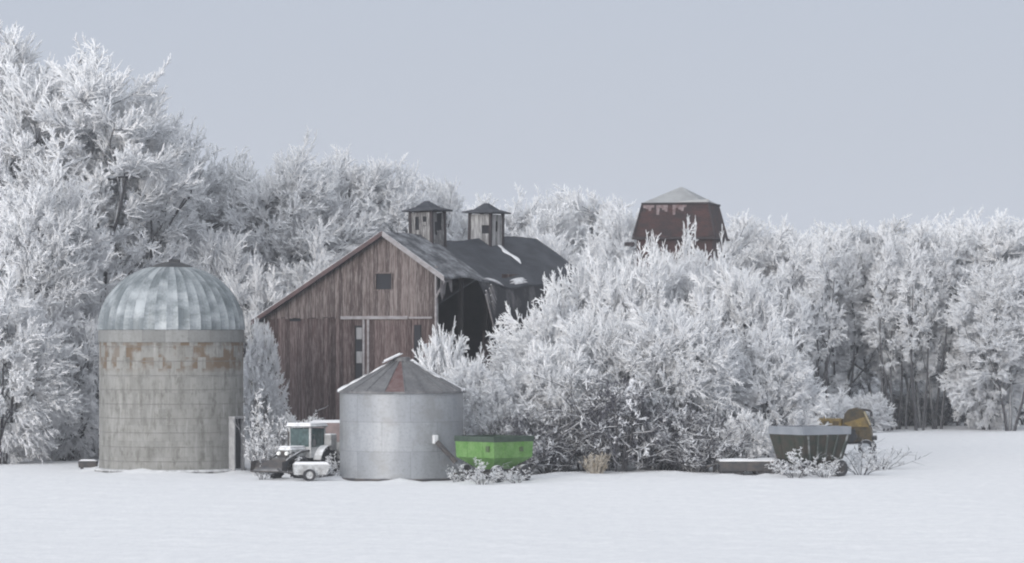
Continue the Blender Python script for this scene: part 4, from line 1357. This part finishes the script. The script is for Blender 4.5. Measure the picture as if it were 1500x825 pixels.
MB().hexa([(1.02, -.5, 2.2), (1.12, -.5, 2.2), (1.12, -.3, 2.2), (1.02, -.3, 2.2)], [(.85, -.5, 2.44), (.98, -.5, 2.44), (.98, -.3, 2.44), (.85, -.3, 2.44)]).build('brace', M['yellow_lt'], t)
st_ = MB(); st_.tube((1.08, -.82, 2.38), (1.42, -.82, 1.65), .055, .055, 8); st_.build('grab_rail', M['yellow_lt'], t)
MB().box(-1.4, 1.4, -.5, .5, .62, .745).build('chassis', M['steel_dark'], t)
for s in (-1, 1):
    wheel(t, -.9, s * .85, .66, .68, .38, lug=16)
    wheel(t, 1.2, s * .78, .42, .44, .26)
MB().tube((1.5, -.4, .95), (1.75, -.4, .95), .13, .13, 10).build('hub', M['steel_dark'], t)

hv = bpy.data.objects['old_harvester']
for q, (x0, x1, z0, z1_) in enumerate(((.15, .62, .95, 1.42), (.8, 1.25, .9, 1.35))):
    MB().box(x0, x1, -.79, -.751, z0, z1_, bev=.01).build('access_panel', M['cap'] if q == 0 else M['rust'], hv)
for x in (-1.1, -.6):
    MB().box(x, x + .3, -.64, -.61, 1.5, 1.85, bev=.01).build('vent', M['rust'], hv)
MB().path([(-1.4, -.62, 1.42), (-1.4, -.62, .9), (-.3, -.62, .9)], .04, 6).build('frame_rail', M['cap'], hv)
MB().tube((.45, -.9, 1.0), (.45, -.76, 1.0), .26, .26, 16).build('belt_pulley', M['cap'], hv, smooth=True)
# dark trough left of the silo
t = thing('feed_trough', 129, 165, 'small dark trough with a snow cap, half hidden left of the silo foot', 'trough')
MB().hexa([(-.42, -.3, .1), (.42, -.3, .1), (.42, .3, .1), (-.42, .3, .1)], [(-.46, -.33, .42), (.46, -.33, .42), (.46, .33, .42), (-.46, .33, .42)]).build('tub', M['steel_dark'], t)
MB().hexa([(-.44, -.31, .422), (.44, -.31, .422), (.44, .31, .422), (-.44, .31, .422)], [(-.3, -.18, .49), (.3, -.18, .49), (.3, .18, .49), (-.3, .18, .49)]).build('snow_cap', M['snow'], t)
for x in (-.3, .3): MB().box(x - .05, x + .05, -.25, .25, -.05, .098).build('foot', M['steel_dark'], t)
# tan dead weeds
wd = MB(); rw = random.Random(4)
for k in range(90):
    a = rw.uniform(0, 6.28); r0 = rw.uniform(0, .35); h = rw.uniform(.4, 1.0); l = rw.uniform(.1, .45)
    p0 = Vector((r0 * math.cos(a), r0 * math.sin(a), -.05)); p1 = p0 + Vector((l * math.cos(a), l * math.sin(a), h))
    wd.tube(p0, p1, .018, .008, 3, cap=False)
    for q in range(3):
        p2 = p1.lerp(p0, rw.uniform(0, .5)); wd.tube(p2, p2 + Vector((rw.uniform(-.15, .15), rw.uniform(-.15, .15), rw.uniform(.02, .18))), .022, .012, 3, cap=False)
o = wd.build('dry_weeds', mat('straw', (0.34, 0.28, 0.20), (0.5, 0.47, 0.43), nscale=6), None, (X(873, 155), 155, gz(X(873, 155), 155)))
tag(o, 'tuft of tan dry weeds at the foot of the thicket', 'weeds')
# ------------------------------------------------------------------ ground, air, light, camera
def ground():
    xs = list(np.linspace(-420, 420, 30)); xs = sorted(set([round(float(v), 3) for v in list(np.arange(-60, 60.1, 0.5)) + [v for v in xs if abs(v) > 61]]))
    ys = sorted(set([round(float(v), 3) for v in list(np.arange(85, 260, 0.5)) + list(np.linspace(-30, 84, 16)) + list(np.linspace(262, 640, 30))]))
    rng = np.random.default_rng(3)
    XX, YY = np.meshgrid(xs, ys, indexing='ij')
    ZZ = (0.09 * np.sin(XX * 0.11 + 0.7) * np.sin(YY * 0.045 + 1.0) + 0.05 * np.sin(XX * 0.23 + YY * 0.08) + 0.03 * np.sin(XX * 0.51 - YY * 0.33))
    ZZ = ZZ + 0.03 * np.sin(XX * 0.9 + 2 * np.sin(YY * .8)) * np.sin(YY * 2.3 + np.sin(XX * .7))
    # wind has banked the snow unevenly against whatever stands in it
    for (cx, cy, r, a) in ((X(251, 163.4), 163.4, 3.4, .22), (X(588, 153.75), 153.75, 2.85, .20), (X(724, 149.5), 149.5, 1.3, .12), (X(1186, 153.5), 153.5, 1.5, .14),
                           (X(1093, 154.5), 154.5, 1.2, .12), (X(440, 154.5), 154.5, 1.4, .10), (X(1238, 184), 184, 1.5, .15), (X(900, 157), 157, 2.5, .12), (X(830, 157), 157, 2.0, .10), (X(1010, 157), 157, 2.2, .12)):
        th = np.arctan2(YY - cy, XX - cx); d = np.hypot(XX - cx, YY - cy)
        ZZ = ZZ + a * np.exp(-((d - r) / 0.8) ** 2) * (.5 + .5 * np.sin(4 * th + cx)) * (.6 + .4 * np.sin(9 * th + cy))
    V = np.stack([XX, YY, ZZ], -1).reshape(-1, 3)
    ny = len(ys)
    i = np.arange(len(xs) - 1)[:, None] * ny; j = np.arange(ny - 1)[None, :]
    a = i + j
    Fq = np.stack([a, a + ny, a + ny + 1, a + 1], -1).reshape(-1, 4)
    me = np_mesh('ground', [(V, Fq)], M['snow'])
    o = bpy.data.objects.new('ground', me); COL.objects.link(o)
    o['kind'] = 'structure'
    return o


ground()

w = bpy.data.worlds.new('World'); sc.world = w
w.use_nodes = True
n = w.node_tree
bg = n.nodes['Background']
SUN_EL, SUN_AZ = R(14), R(-150)     # behind the camera to the left (azimuth from +Y, clockwise)
sky = n.nodes.new('ShaderNodeTexSky'); sky.sky_type = 'NISHITA'; sky.sun_disc = False
sky.sun_elevation = SUN_EL; sky.sun_rotation = SUN_AZ; sky.air_density = 1.0; sky.dust_density = 4.0
tc = n.nodes.new('ShaderNodeTexCoord'); sp = n.nodes.new('ShaderNodeSeparateXYZ')
n.links.new(tc.outputs['Generated'], sp.inputs[0])
cr = n.nodes.new('ShaderNodeValToRGB')
el = cr.color_ramp.elements
K = CLOUD = 1.0
el[0].position = 0.0; el[0].color = (0.565, 0.61, 0.715, 1)
el[1].position = 1.0; el[1].color = (0.44, 0.475, 0.54, 1)
e = el.new(0.10); e.color = (0.520, 0.574, 0.700, 1)
e = el.new(0.3); e.color = (0.62, 0.66, 0.74, 1)
n.links.new(sp.outputs[2], cr.inputs[0])
sc10 = n.nodes.new('ShaderNodeVectorMath'); sc10.operation = 'SCALE'; sc10.inputs['Scale'].default_value = 8.0
n.links.new(cr.outputs[0], sc10.inputs[0])
mx = n.nodes.new('ShaderNodeMix'); mx.data_type = 'RGBA'; mx.inputs[0].default_value = 0.93
n.links.new(sky.outputs[0], mx.inputs[6]); n.links.new(sc10.outputs[0], mx.inputs[7])
# sky brightness added on the sun's side, to light faces towards the camera
dt = n.nodes.new('ShaderNodeVectorMath'); dt.operation = 'DOT_PRODUCT'
dt.inputs[1].default_value = (math.sin(SUN_AZ), math.cos(SUN_AZ), 0.25)
n.links.new(tc.outputs['Generated'], dt.inputs[0])
gl = n.nodes.new('ShaderNodeMapRange'); gl.inputs[1].default_value = -0.1; gl.inputs[2].default_value = 1.0
gl.inputs[3].default_value = 1.0; gl.inputs[4].default_value = 3.0
n.links.new(dt.outputs['Value'], gl.inputs[0])
gm = n.nodes.new('ShaderNodeVectorMath'); gm.operation = 'SCALE'
n.links.new(mx.outputs[2], gm.inputs[0]); n.links.new(gl.outputs[0], gm.inputs['Scale'])
tn = n.nodes.new('ShaderNodeVectorMath'); tn.operation = 'MULTIPLY'
tn.inputs[1].default_value = (1.0, 0.985, 0.945)
n.links.new(gm.outputs[0], tn.inputs[0])
n.links.new(tn.outputs[0], bg.inputs[0])
bg.inputs[1].default_value = 0.12

sd = bpy.data.lights.new('sun', 'SUN'); sd.energy = 1.5; sd.angle = R(30); sd.color = (1.0, 0.975, 0.95)
so = bpy.data.objects.new('sun', sd); COL.objects.link(so)
dirv = Vector((math.sin(SUN_AZ) * math.cos(SUN_EL), math.cos(SUN_AZ) * math.cos(SUN_EL), math.sin(SUN_EL)))
so.rotation_euler = (-dirv).to_track_quat('-Z', 'Y').to_euler()
so.location = (-60, 40, 60)

# fog box
hb = MB().box(-430, 430, -40, 650, -1.6, 31)
hz = bpy.data.materials.new('fog'); hz.use_nodes = True
hn = hz.node_tree; hn.nodes.remove(hn.nodes['Principled BSDF'])
pv = hn.nodes.new('ShaderNodeVolumePrincipled')
pv.inputs['Color'].default_value = (0.93, 0.955, 1.0, 1)
pv.inputs['Density'].default_value = 0.00028
pv.inputs['Anisotropy'].default_value = 0.2
hn.links.new(pv.outputs[0], hn.nodes['Material Output'].inputs['Volume'])
ho = hb.build('haze', hz)
tag(ho, kind='stuff')

cam = bpy.data.cameras.new('camera'); co = bpy.data.objects.new('camera', cam); COL.objects.link(co)
co.location = (0, 0, EYE); co.rotation_euler = (R(90), 0, 0)
cam.sensor_width = 36; cam.lens = F / 1500 * 36
cam.shift_y = (HOR - 412.5) / 1500
cam.clip_end = 5000; cam.clip_start = 0.5
sc.camera = co

sc.render.engine = 'CYCLES'
cy = sc.cycles
cy.use_denoising = True
cy.max_bounces = 8; cy.diffuse_bounces = 6; cy.volume_bounces = 1; cy.transparent_max_bounces = 8
cy.pixel_filter_type = 'BLACKMAN_HARRIS'; cy.filter_width = 2.1
sc.view_settings.view_transform = 'Standard'; sc.view_settings.look = 'None'
sc.view_settings.exposure = 0.09; sc.view_settings.gamma = 1
